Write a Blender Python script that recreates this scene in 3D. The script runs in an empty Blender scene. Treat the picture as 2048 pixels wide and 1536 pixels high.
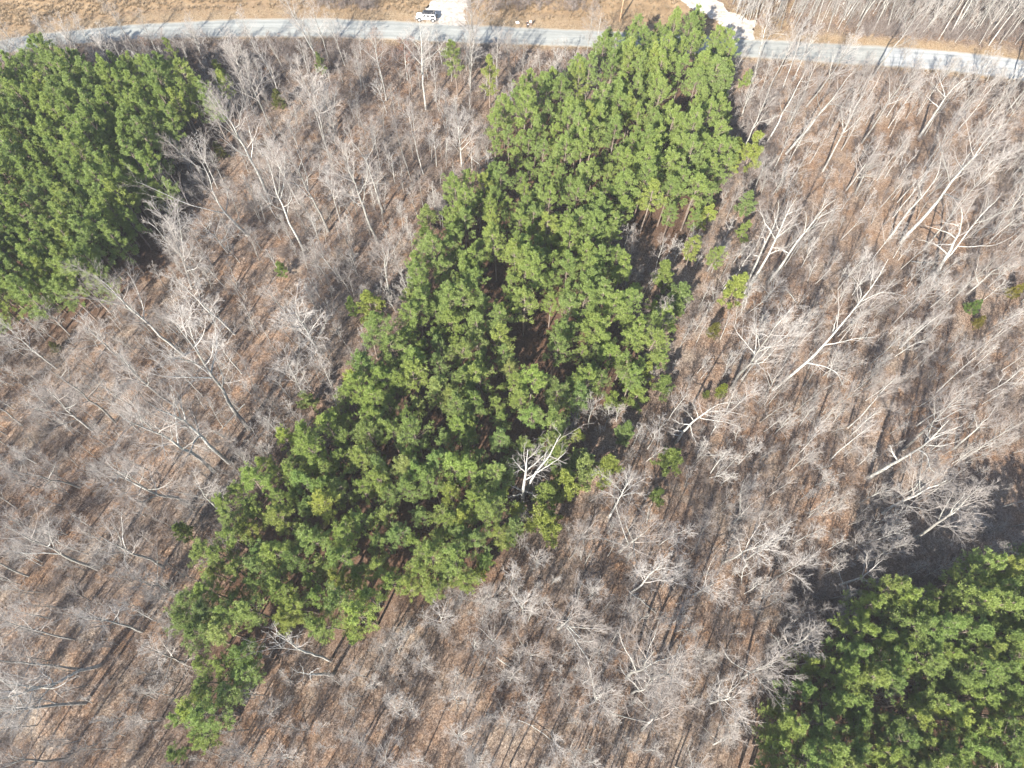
import bpy, math, random
import numpy as np
from mathutils import Vector, Matrix, Quaternion

# ------------------------------------------------------------------ camera, sky, sun, exposure
FPX, ALT, NAD = 1450.0, 112.0, (1008.0, 1428.0)     # focal length in pixels, flying height, image of the point straight below
sc = bpy.context.scene
_d = np.array([NAD[0] - 1024, -(NAD[1] - 768), -FPX]); _d /= np.linalg.norm(_d)
_up = -_d
_y = np.array([0, 0, -1.0]); _y = _y - _up * _y.dot(_up); _y /= np.linalg.norm(_y)
RW = np.array([np.cross(_y, _up), _y, _up])          # camera axes -> world axes
cam = bpy.data.objects.new('camera', bpy.data.cameras.new('camera'))
sc.collection.objects.link(cam); sc.camera = cam
cam.matrix_world = Matrix.Translation((0, 0, ALT)) @ Matrix(RW.tolist()).to_4x4()
cam.data.sensor_width = 36; cam.data.lens = FPX / 2048 * 36; cam.data.clip_end = 6000; cam.data.clip_start = 1

SUN_EL, SHADOW_AZ = math.radians(35.5), math.radians(25)   # shadows fall 25 degrees clockwise of +Y
sx, sy = -math.sin(SHADOW_AZ) * math.cos(SUN_EL), -math.cos(SHADOW_AZ) * math.cos(SUN_EL)
to_sun = Vector((sx, sy, math.sin(SUN_EL)))
sun = bpy.data.objects.new('sun', bpy.data.lights.new('sun', 'SUN'))
sc.collection.objects.link(sun)
sun.rotation_mode = 'QUATERNION'; sun.rotation_quaternion = to_sun.to_track_quat('Z', 'Y')
sun.data.energy = 5.0; sun.data.angle = math.radians(0.5); sun.data.color = (1.0, 0.95, 0.87)
world = bpy.data.worlds.new('World'); sc.world = world; world.use_nodes = True
wn = world.node_tree.nodes; wl = world.node_tree.links
sky = wn.new('ShaderNodeTexSky'); sky.sky_type = 'NISHITA'; sky.sun_disc = False
sky.sun_elevation = SUN_EL; sky.sun_rotation = math.atan2(sx, sy)
wl.new(sky.outputs[0], wn['Background'].inputs[0]); wn['Background'].inputs[1].default_value = 0.095
sc.view_settings.view_transform = 'Standard'; sc.view_settings.look = 'None'
sc.view_settings.gamma = 1; sc.view_settings.use_curve_mapping = False
sc.view_settings.exposure = 1.88
sc.cycles.max_bounces = 3; sc.cycles.diffuse_bounces = 2; sc.cycles.glossy_bounces = 2; sc.cycles.transmission_bounces = 3

# ------------------------------------------------------------------ pixel <-> world
def hgt(x, y):
    m = np.clip((114 - np.asarray(y, float)) / 14, 0, 1)
    return m * (0.45 * np.sin(x * .083 + 1.3) * np.sin(y * .071 + .4) + 0.28 * np.sin(x * .19 + y * .13) + .12 * np.sin(x * .41 - y * .37))
def ray(u, v): return RW @ np.array([u - 1024, -(v - 768), -FPX])
def at(u, v, z=0.0):
    w = ray(u, v); return w[:2] * ((z - ALT) / w[2])
def ground(u, v):
    p = at(u, v)
    for _ in range(3): p = at(u, v, float(hgt(p[0], p[1])))
    return np.array([p[0], p[1], float(hgt(p[0], p[1]))])
def topx(p):
    c = (np.asarray(p, float) - np.array([0, 0, ALT])) @ RW
    return np.stack([1024 + FPX * c[..., 0] / -c[..., 2], 768 - FPX * c[..., 1] / -c[..., 2]], -1)
def inside(pts, poly):
    x, y = pts[:, 0], pts[:, 1]; c = np.zeros(len(pts), bool); n = len(poly)
    for i in range(n):
        x0, y0 = poly[i]; x1, y1 = poly[(i + 1) % n]
        if y0 == y1: continue
        c ^= ((y0 > y) != (y1 > y)) & (x < (x1 - x0) * (y - y0) / (y1 - y0) + x0)
    return c
def polydist(pts, poly):
    d = np.full(len(pts), 1e9); n = len(poly)
    for i in range(n):
        a = np.array(poly[i], float); b = np.array(poly[(i + 1) % n], float); ab = b - a
        t = np.clip(((pts - a) @ ab) / max(ab @ ab, 1e-9), 0, 1)
        d = np.minimum(d, np.linalg.norm(pts - (a + t[:, None] * ab), axis=1))
    return d

# ------------------------------------------------------------------ materials
def new_mat(name):
    m = bpy.data.materials.new(name); m.use_nodes = True
    nt = m.node_tree; b = nt.nodes['Principled BSDF']
    return m, nt, b
def N(nt, kind, **kw):
    n = nt.nodes.new(kind)
    for k, v in kw.items():
        if k.startswith('i_'): n.inputs[k[2:].replace('_', ' ')].default_value = v
        else: setattr(n, k, v)
    return n
def ramp(nt, fac, stops, interp='LINEAR'):
    r = nt.nodes.new('ShaderNodeValToRGB'); r.color_ramp.interpolation = interp
    e = r.color_ramp.elements
    while len(e) < len(stops): e.new(0.5)
    for s, (p, c) in zip(e, stops): s.position = p; s.color = (*c, 1)
    nt.links.new(fac, r.inputs[0]); return r.outputs[0]
def mix(nt, f, a, b, mode='MIX'):
    m = nt.nodes.new('ShaderNodeMix'); m.data_type = 'RGBA'; m.blend_type = mode
    for s, v in ((m.inputs['Factor'], f), (m.inputs[6], a), (m.inputs[7], b)):
        if hasattr(v, 'is_output'): nt.links.new(v, s)
        elif isinstance(v, (int, float)): s.default_value = v
        else: s.default_value = (*v, 1)
    return m.outputs[2]
def mth(nt, op, a, b=0.0):
    m = nt.nodes.new('ShaderNodeMath'); m.operation = op
    for s, v in ((m.inputs[0], a), (m.inputs[1], b)):
        if hasattr(v, 'is_output'): nt.links.new(v, s)
        else: s.default_value = v
    return m.outputs[0]
def noise(nt, co, scale, detail=4, rough=.55):
    n = N(nt, 'ShaderNodeTexNoise'); n.inputs['Scale'].default_value = scale; n.inputs['Detail'].default_value = detail
    n.inputs['Roughness'].default_value = rough; nt.links.new(co, n.inputs['Vector']); return n.outputs['Fac']
def cells(nt, co, scale):
    v = N(nt, 'ShaderNodeTexVoronoi'); v.inputs['Scale'].default_value = scale; nt.links.new(co, v.inputs['Vector'])
    s = N(nt, 'ShaderNodeSeparateColor'); nt.links.new(v.outputs['Color'], s.inputs[0]); return s.outputs[0], s.outputs[1]
def bump(nt, b, h, strength, dist):
    n = N(nt, 'ShaderNodeBump'); n.inputs['Strength'].default_value = strength; n.inputs['Distance'].default_value = dist
    nt.links.new(h, n.inputs['Height']); nt.links.new(n.outputs[0], b.inputs['Normal'])
def plain(name, col, rough=.6, metal=0.0, spec=.4, var=.12, scale=6.0):
    m, nt, b = new_mat(name); co = N(nt, 'ShaderNodeTexCoord').outputs['Object']
    f = noise(nt, co, scale, 3)
    lo = tuple(c * (1 - var) for c in col); hi = tuple(min(1, c * (1 + var)) for c in col)
    nt.links.new(ramp(nt, f, [(.3, lo), (.7, hi)]), b.inputs['Base Color'])
    b.inputs['Roughness'].default_value = rough; b.inputs['Metallic'].default_value = metal; b.inputs['Specular IOR Level'].default_value = spec
    return m

def mat_ground():
    m, nt, b = new_mat('forest_floor'); L = nt.links
    co = N(nt, 'ShaderNodeTexCoord').outputs['Object']
    r1, r2 = cells(nt, co, 7.0); q1, q2 = cells(nt, co, 2.6)
    big = noise(nt, co, .055, 3); mid = noise(nt, co, .33, 4, .65); fine = noise(nt, co, 3.2, 5, .7)
    tan_ = ramp(nt, r1, [(0, (.06, .043, .034)), (.3, (.16, .115, .09)), (.65, (.25, .185, .145)), (1, (.46, .375, .31))])
    org = ramp(nt, r2, [(0, (.08, .042, .024)), (.35, (.2, .11, .06)), (.75, (.3, .175, .1)), (1, (.46, .31, .2))])
    w = ramp(nt, mid, [(.4, (0, 0, 0)), (.64, (.9, .9, .9))])
    c = mix(nt, w, tan_, org)
    gry = ramp(nt, r2, [(0, (.055, .045, .038)), (.5, (.16, .135, .115)), (1, (.34, .3, .26))])
    c = mix(nt, ramp(nt, big, [(.4, (.05, .05, .05)), (.64, (.62, .62, .62))]), c, gry)
    c = mix(nt, ramp(nt, fine, [(.34, (.55, .55, .55)), (.5, (0, 0, 0))]), c, (.07, .045, .032))
    pt = noise(nt, co, .17, 5, .7); c = mix(nt, ramp(nt, pt, [(.5, (0, 0, 0)), (.62, (.55, .55, .55))]), c, ramp(nt, r1, [(0, (.12, .095, .07)), (.5, (.27, .225, .18)), (1, (.46, .41, .35))]))
    c = mix(nt, ramp(nt, noise(nt, co, .9, 4, .7), [(.36, (.6, .6, .6)), (.46, (0, 0, 0))]), c, (.085, .058, .043))
    # red-brown needle carpet, darkened for the shade under the pines, tan mown verge, rough field
    needle = ramp(nt, fine, [(.3, (.06, .032, .02)), (.6, (.12, .07, .046)), (.8, (.2, .13, .09))])
    a = N(nt, 'ShaderNodeAttribute', attribute_name='pine'); c = mix(nt, mth(nt, 'MULTIPLY', a.outputs['Fac'], .8), c, needle)
    straw = mix(nt, .5, ramp(nt, fine, [(.3, (.17, .13, .08)), (.5, (.29, .22, .14)), (.75, (.4, .32, .22))]), ramp(nt, r1, [(0, (.12, .085, .05)), (.5, (.3, .23, .15)), (1, (.48, .4, .29))]))
    straw = mix(nt, ramp(nt, mid, [(.4, (0, 0, 0)), (.7, (.45, .45, .45))]), straw, (.3, .2, .12))
    a = N(nt, 'ShaderNodeAttribute', attribute_name='verge'); c = mix(nt, a.outputs['Fac'], c, straw)
    a = N(nt, 'ShaderNodeAttribute', attribute_name='field')
    fld = ramp(nt, mid, [(.3, (.2, .145, .09)), (.5, (.3, .215, .13)), (.7, (.38, .29, .19))])
    c = mix(nt, a.outputs['Fac'], c, fld)
    a = N(nt, 'ShaderNodeAttribute', attribute_name='pale')
    c = mix(nt, mth(nt, 'MULTIPLY', a.outputs['Fac'], .5), c, mix(nt, w, ramp(nt, r1, [(0, (.17, .12, .085)), (1, (.46, .36, .28))]), ramp(nt, r2, [(0, (.18, .1, .055)), (1, (.42, .29, .19))])))
    c = mix(nt, 1.0, c, (.8, .765, .715), 'MULTIPLY')
    c = mix(nt, ramp(nt, noise(nt, co, .035, 3, .5), [(.42, (.55, .55, .55)), (.6, (0, 0, 0))]), c, mix(nt, 1.0, c, (.62, .6, .6), 'MULTIPLY'))
    L.new(c, b.inputs['Base Color']); b.inputs['Roughness'].default_value = .95; b.inputs['Specular IOR Level'].default_value = .1
    bump(nt, b, mth(nt, 'ADD', r1, mth(nt, 'MULTIPLY', fine, 1.5)), .7, .1)
    return m
def mat_road(name, base, light, patch, lanes=True):
    m, nt, b = new_mat(name); L = nt.links
    co = N(nt, 'ShaderNodeTexCoord').outputs['Object']
    f = noise(nt, co, 9, 5, .7); g = noise(nt, co, .35, 4, .6); r1, _ = cells(nt, co, 14)
    st = N(nt, 'ShaderNodeMapping'); st.inputs['Scale'].default_value = (.05, 1.1, 1); L.new(co, st.inputs[0]); s = noise(nt, st.outputs[0], 1.2, 3)
    c = mix(nt, ramp(nt, f, [(.3, (0, 0, 0)), (.7, (1, 1, 1))]), base, light)
    c = mix(nt, ramp(nt, g, [(.45, (0, 0, 0)), (.7, (.5, .5, .5))]), c, patch)
    c = mix(nt, ramp(nt, s, [(.42, (0, 0, 0)), (.6, (.75, .75, .75))]), c, light)
    c = mix(nt, mth(nt, 'MULTIPLY', mth(nt, 'GREATER_THAN', r1, .93), .35), c, (.16, .13, .1))
    if lanes:
        ac = N(nt, 'ShaderNodeAttribute', attribute_name='across').outputs['Fac']; acn = mth(nt, 'ADD', ac, mth(nt, 'MULTIPLY', mth(nt, 'SUBTRACT', noise(nt, co, .5, 4, .7), .5), .16))
        trk = ramp(nt, acn, [(.12, (0, 0, 0)), (.22, (.55, .55, .55)), (.3, (0, 0, 0)), (.46, (.1, .1, .1)), (.5, (.4, .4, .4)), (.54, (.1, .1, .1)), (.7, (0, 0, 0)), (.8, (.5, .5, .5)), (.88, (0, 0, 0))])
        c = mix(nt, trk, c, patch)
        c = mix(nt, ramp(nt, acn, [(.03, (.85, .85, .85)), (.1, (0, 0, 0)), (.9, (0, 0, 0)), (.97, (.85, .85, .85))]), c, mix(nt, f, (.16, .12, .08), (.3, .25, .18)))
        c = mix(nt, ramp(nt, noise(nt, co, 1.4, 6, .8), [(.28, (.5, .5, .5)), (.36, (0, 0, 0))]), c, (.09, .09, .088))
    else: c = mix(nt, ramp(nt, noise(nt, co, .8, 5, .75), [(.4, (.6, .6, .6)), (.52, (0, 0, 0))]), c, (.2, .15, .11))
    L.new(c, b.inputs['Base Color']); b.inputs['Roughness'].default_value = .85; b.inputs['Specular IOR Level'].default_value = .25
    bump(nt, b, f, .3, .03); return m
def mat_bark(name, lo, hi, dark=(.1, .09, .08)):
    m, nt, b = new_mat(name); L = nt.links
    tc = N(nt, 'ShaderNodeTexCoord').outputs['Object']; oi = N(nt, 'ShaderNodeObjectInfo')
    mp = N(nt, 'ShaderNodeMapping'); mp.inputs['Scale'].default_value = (5, 5, 1.2); L.new(tc, mp.inputs[0])
    f = noise(nt, mp.outputs[0], 1.6, 4, .65); g = noise(nt, tc, .5, 2)
    c = mix(nt, oi.outputs['Random'], lo, hi)
    c = mix(nt, ramp(nt, f, [(.4, (.8, .8, .8)), (.56, (0, 0, 0))]), c, dark)
    c = mix(nt, ramp(nt, g, [(.45, (0, 0, 0)), (.7, (.35, .35, .35))]), c, (.2, .22, .17))
    L.new(c, b.inputs['Base Color']); b.inputs['Roughness'].default_value = .9; b.inputs['Specular IOR Level'].default_value = .15
    bump(nt, b, f, .5, .05); return m
def mat_twig(name, lo, hi):
    m, nt, b = new_mat(name); oi = N(nt, 'ShaderNodeObjectInfo')
    co = N(nt, 'ShaderNodeTexCoord').outputs['Object']; f = noise(nt, co, 1.3, 2)
    c = mix(nt, oi.outputs['Random'], lo, hi); c = mix(nt, mth(nt, 'MULTIPLY', f, .5), c, (.17, .13, .11))
    nt.links.new(c, b.inputs['Base Color']); b.inputs['Roughness'].default_value = .85; b.inputs['Specular IOR Level'].default_value = .2
    return m
def mat_leaf(name, stops, trans=.28, use_color=True, scale=1.6):
    m, nt, b = new_mat(name); L = nt.links
    co = N(nt, 'ShaderNodeTexCoord').outputs['Object']; oi = N(nt, 'ShaderNodeObjectInfo')
    f = noise(nt, co, scale, 3, .6)
    c = ramp(nt, f, stops)
    c = mix(nt, mth(nt, 'MULTIPLY', ramp(nt, noise(nt, co, 5.0, 2), [(.4, (1, 1, 1)), (.6, (0, 0, 0))]), .45), c, tuple(x * .45 for x in stops[0][1]))
    if use_color:
        rnd = ramp(nt, oi.outputs['Random'], [(0, (.8, .86, .8)), (.3, (.95, 1.0, .9)), (.6, (1.06, 1.06, .88)), (.85, (.92, .97, 1.0)), (1, (1.2, 1.12, .88))])
        c = mix(nt, 1.0, c, mix(nt, oi.outputs['Alpha'], rnd, oi.outputs['Color']), 'MULTIPLY')
    L.new(c, b.inputs['Base Color']); b.inputs['Roughness'].default_value = .5; b.inputs['Specular IOR Level'].default_value = .35
    t = N(nt, 'ShaderNodeBsdfTranslucent'); L.new(c, t.inputs[0])
    ms = N(nt, 'ShaderNodeMixShader'); ms.inputs[0].default_value = trans
    L.new(b.outputs[0], ms.inputs[1]); L.new(t.outputs[0], ms.inputs[2]); L.new(ms.outputs[0], nt.nodes['Material Output'].inputs[0])
    return m
M = dict(
    ground=mat_ground(),
    road=mat_road('weathered_asphalt', (.175, .178, .162), (.255, .258, .238), (.135, .14, .13)),
    gravel=mat_road('pale_gravel', (.27, .245, .215), (.4, .375, .335), (.19, .14, .1), False),
    concrete=mat_road('pale_road_surface', (.22, .225, .22), (.33, .335, .325), (.165, .175, .175)),
    bark=mat_bark('pale_bark', (.2, .185, .165), (.44, .425, .39)),
    bark_white=mat_bark('white_bark', (.35, .335, .305), (.47, .455, .42), (.11, .1, .09)),
    pine_bark=mat_bark('pine_bark', (.16, .12, .095), (.24, .19, .155), (.07, .05, .04)),
    twig=mat_twig('twig', (.225, .2, .178), (.42, .395, .362)),
    brush=mat_twig('brush_twig', (.12, .095, .08), (.3, .265, .24)),
    needles=mat_leaf('pine_needles', [(.25, (.19, .25, .068)), (.5, (.275, .342, .1)), (.75, (.365, .425, .152))], .45),
    cedar=mat_leaf('cedar_foliage', [(.3, (.075, .085, .018)), (.55, (.11, .12, .025)), (.8, (.16, .16, .035))]),
    brown=mat_leaf('dead_leaves', [(.3, (.15, .07, .04)), (.55, (.24, .13, .085)), (.8, (.33, .21, .15))]),
    straw=mat_leaf('dry_grass', [(.3, (.24, .165, .095)), (.5, (.34, .25, .15)), (.75, (.43, .345, .235))], .2, False, .35),
)

# ------------------------------------------------------------------ mesh builders
C = sc.collection
def mesh_np(name, V, F, mats, midx=None, smooth=False):
    """F: list of int arrays (k,3) or (k,4)"""
    me = bpy.data.meshes.new(name)
    me.vertices.add(len(V)); me.vertices.foreach_set('co', np.asarray(V, np.float32).ravel())
    F = [np.asarray(f) for f in F if len(f)]
    loops = np.concatenate([f.ravel() for f in F]); sizes = np.concatenate([np.full(len(f), f.shape[1]) for f in F])
    me.loops.add(len(loops)); me.loops.foreach_set('vertex_index', loops.astype(np.int32))
    me.polygons.add(len(sizes)); me.polygons.foreach_set('loop_start', np.concatenate([[0], np.cumsum(sizes)[:-1]]).astype(np.int32))
    me.polygons.foreach_set('loop_total', sizes.astype(np.int32))
    if midx is not None: me.polygons.foreach_set('material_index', np.asarray(midx, np.int32))
    if smooth: me.polygons.foreach_set('use_smooth', np.ones(len(sizes), bool))
    for m in (mats if isinstance(mats, (list, tuple)) else [mats]): me.materials.append(m)
    me.update(); me.validate(); return me
def tubes(P, R, sides, point=False):
    """P (B,n,3), R (B,n): tapered tubes. point: the last ring closes to a tip."""
    P = np.asarray(P, float); R = np.asarray(R, float); B, n, _ = P.shape
    T = np.gradient(P, axis=1); T /= np.linalg.norm(T, axis=2, keepdims=True) + 1e-9
    ref = np.where(np.abs(T[:, :1, 2:3]) > .8, np.array([1.0, .1, 0]), np.array([.1, 0, 1.0])); ref = np.broadcast_to(ref, T.shape)
    U = np.cross(T, ref); U /= np.linalg.norm(U, axis=2, keepdims=True) + 1e-9; W = np.cross(T, U)
    nr = n - 1 if point else n
    a = np.arange(sides) * 2 * math.pi / sides
    ring = P[:, :nr, None] + R[:, :nr, None, None] * (np.cos(a)[:, None] * U[:, :nr, None] + np.sin(a)[:, None] * W[:, :nr, None])
    V = ring.reshape(-1, 3); per = nr * sides
    b = (np.arange(B) * per)[:, None, None]; k = (np.arange(nr - 1) * sides)[None, :, None]; s = np.arange(sides)[None, None]; s2 = (np.arange(sides) + 1)[None, None] % sides
    F = []
    if nr > 1: F.append(np.stack([b + k + s, b + k + s2, b + k + sides + s2, b + k + sides + s], -1).reshape(-1, 4))
    if point:
        tip = len(V) + np.arange(B); V = np.concatenate([V, P[:, -1]])
        o = (np.arange(B) * per + (nr - 1) * sides)[:, None]; s = np.arange(sides)[None]; s2 = (np.arange(sides) + 1)[None] % sides
        F.append(np.stack([o + s, o + s2, np.broadcast_to(tip[:, None], (B, sides))], -1).reshape(-1, 3))
    return V, F
class Geo:
    def __init__(s): s.V = []; s.F = {3: [], 4: []}; s.M = {3: [], 4: []}; s.n = 0
    def add(s, V, F, m=0):
        s.V.append(np.asarray(V, float))
        for f in F:
            f = np.asarray(f)
            if len(f): s.F[f.shape[1]].append(f + s.n); s.M[f.shape[1]].append(np.full(len(f), m))
        s.n += len(V); return s
    def mesh(s, name, mats, smooth=False):
        V = np.concatenate(s.V); Fs = []; ms = []
        for k in (3, 4):
            if s.F[k]: Fs.append(np.concatenate(s.F[k])); ms.append(np.concatenate(s.M[k]))
        return mesh_np(name, V, Fs, mats, np.concatenate(ms), smooth)
def ob(name, me, parent=None, loc=None):
    o = bpy.data.objects.new(name, me); C.objects.link(o)
    if parent: o.parent = parent
    if loc is not None: o.location = loc
    return o
def tag(o, label=None, cat=None, group=None, kind=None):
    for k, v in (('label', label), ('category', cat), ('group', group), ('kind', kind)):
        if v: o[k] = v
    return o
def empty(name, loc):
    o = bpy.data.objects.new(name, None); C.objects.link(o); o.location = loc; o.empty_display_size = .2; return o

# growth of branches
def grow(rng, P, R, per, t0, t1, ang, lenf, rf, n, up=.15, wander=.12, minr=.006, tipr=.25, lenabs=None):
    B, m, _ = P.shape
    seg = np.linalg.norm(np.diff(P, axis=1), axis=2); Lp = seg.sum(1)
    t = (np.arange(per)[None] + rng.random((B, per))) / per
    t = t0 + (t1 - t0) * t
    x = t * (m - 1); i = np.minimum(x.astype(int), m - 2); f = (x - i)[..., None]
    bi = np.arange(B)[:, None]
    pos = P[bi, i] * (1 - f) + P[bi, i + 1] * f
    T = P[bi, i + 1] - P[bi, i]; T /= np.linalg.norm(T, axis=2, keepdims=True) + 1e-9
    r0 = R[bi, i] * (1 - f[..., 0]) + R[bi, i + 1] * f[..., 0]
    ref = np.where(np.abs(T[..., 2:3]) > .8, np.array([1.0, .1, 0]), np.array([.1, 0, 1.0]))
    U = np.cross(T, ref); U /= np.linalg.norm(U, axis=2, keepdims=True) + 1e-9; W = np.cross(T, U)
    ph = rng.random((B, 1)) * 6.28 + np.arange(per)[None] * 2.4 + rng.normal(0, .5, (B, per))
    a = np.radians(rng.uniform(ang[0], ang[1], (B, per)))
    d = np.cos(a)[..., None] * T + np.sin(a)[..., None] * (np.cos(ph)[..., None] * U + np.sin(ph)[..., None] * W)
    d = d.reshape(-1, 3); pos = pos.reshape(-1, 3); K = len(d)
    ln = (Lp[:, None] if lenabs is None else lenabs) * lenf * (1 - .55 * ((t - t0) / max(t1 - t0, 1e-6)) ** 1.5) * rng.uniform(.65, 1.3, (B, per)); ln = ln.ravel()
    out = np.zeros((K, n, 3)); out[:, 0] = pos
    for k in range(1, n):
        d = d + rng.normal(0, wander, (K, 3)) + np.array([0, 0, up]); d /= np.linalg.norm(d, axis=1, keepdims=True)
        out[:, k] = out[:, k - 1] + d * (ln / (n - 1))[:, None]
    rb = np.maximum(r0.ravel() * rf, minr); rad = rb[:, None] * np.linspace(1, tipr, n)[None]; rad = np.maximum(rad, minr * .6)
    return out, rad
def trunk_line(rng, H, r, n=9, wob=.018, bend=0.0):
    P = np.zeros((1, n, 3)); z = np.linspace(0, 1, n)
    P[0, :, 2] = z * H
    w = np.cumsum(rng.normal(0, wob, (n, 2)), 0) * H * .35; w -= w[0]
    P[0, :, :2] = w * z[:, None] ** .5
    P[0, :, 0] += bend * H * z ** 2
    R = (r * (1 - z) ** .85 + .025)[None]; R[0, 0] *= 1.12; P[0, 0, 2] = -.35
    return P, R
def twigs_of(rng, g, P1, R1, dens=1.0, mat=0, fine=1.0, lmul=1.0):
    """branches, twigs and twiglets carried by the limbs P1; added to g"""
    P2, R2 = grow(rng, P1, R1, round(8 * dens), .2, 1.0, (28, 58), .48 * lmul, .5, 5, .1, .09, .0165)
    P3, R3 = grow(rng, P2, R2, round(6 * dens), .2, 1.0, (22, 48), .56, .6, 4, .07, .07, .0112)
    P4, R4 = grow(rng, P3, R3, max(2, round(4 * dens * fine)), .15, 1.0, (18, 42), .68, .85, 3, .05, .06, .0087)
    g.add(*tubes(P2, R2, 4), mat); g.add(*tubes(P3, R3, 3, True), mat); g.add(*tubes(P4, R4, 3, True), mat)
    return P2, P3
def flecks(rng, centers, n, size, spread):
    c = centers[rng.integers(0, len(centers), n)] + rng.normal(0, spread, (n, 3))
    a = rng.normal(0, 1, (n, 3)); a /= np.linalg.norm(a, axis=1, keepdims=True); b = np.cross(a, rng.normal(0, 1, (n, 3))); b /= np.linalg.norm(b, axis=1, keepdims=True)
    s = size * rng.uniform(.6, 1.4, (n, 1)); V = np.stack([c - a * s, c + b * s * .6, c + a * s, c - b * s * .6], 1).reshape(-1, 3)
    return V, [np.arange(n * 4).reshape(-1, 4)]
class Variant: pass
BARE = {}
def bare_variant(seed, style):
    rng = np.random.default_rng(seed); v = Variant(); v.style = style
    p = dict(T=(24, .23, 12, .42, (30, 58), .30, 1.0), S=(16, .11, 12, .42, (28, 52), .24, .9), P=(12, .14, 13, .26, (28, 62), .44, 1.05), B=(9, .09, 11, .2, (35, 60), .36, .9),
             Y=(7, .05, 9, .22, (25, 50), .32, .7))[style]
    H, r, nl, cb, an, lf, dens = p
    H *= rng.uniform(.92, 1.08); v.H = H
    P0, R0 = trunk_line(rng, H, r, 10, .03 if style in 'TP' else .02, rng.uniform(-.05, .05))
    if style == 'P':
        P1, R1 = grow(rng, P0, R0, nl, cb, .95, an, lf, .6, 7, .12, .1, .03)
    else:
        P1, R1 = grow(rng, P0, R0, nl, cb, .96, an, lf, .62, 7, .13, .13, .022)
    v.trunk = Geo().add(*tubes(P0, R0, 8 if style in 'TP' else 6)).mesh('trunk', M['bark'], True)
    order = np.argsort(-np.linalg.norm(P1[:, -1] - P1[:, 0], axis=1))
    nb = {'T': 5, 'P': 4, 'S': 0, 'B': 0, 'Y': 0}[style]
    v.limbs = [Geo().add(*tubes(P1[i:i + 1], R1[i:i + 1], 5)).mesh('limb', M['bark'], True) for i in order[:nb]]
    g = Geo(); rest = order[nb:]
    if len(rest): g.add(*tubes(P1[rest], R1[rest], 4))
    P2, P3 = twigs_of(rng, g, P1, R1, dens, 0, 1.0)
    if style == 'B': g.add(*flecks(rng, P3.reshape(-1, 3), 1500, .07, .12), 1)
    v.crown = g.mesh('crown', [M['twig'], M['brown']])
    full = Geo(); full.add(*tubes(P0, R0, 6), 0); full.add(*tubes(P1, R1, 4), 0); twigs_of(np.random.default_rng(seed), full, P1, R1, dens, 1)
    v.full = full.mesh('tree', [M['bark'], M['twig']]) if style in 'SY' else None
    return v
for st, n in (('T', 7), ('S', 7), ('P', 7), ('B', 3), ('Y', 6)): BARE[st] = [bare_variant(100 * ord(st) + i, st) for i in range(n)]

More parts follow.
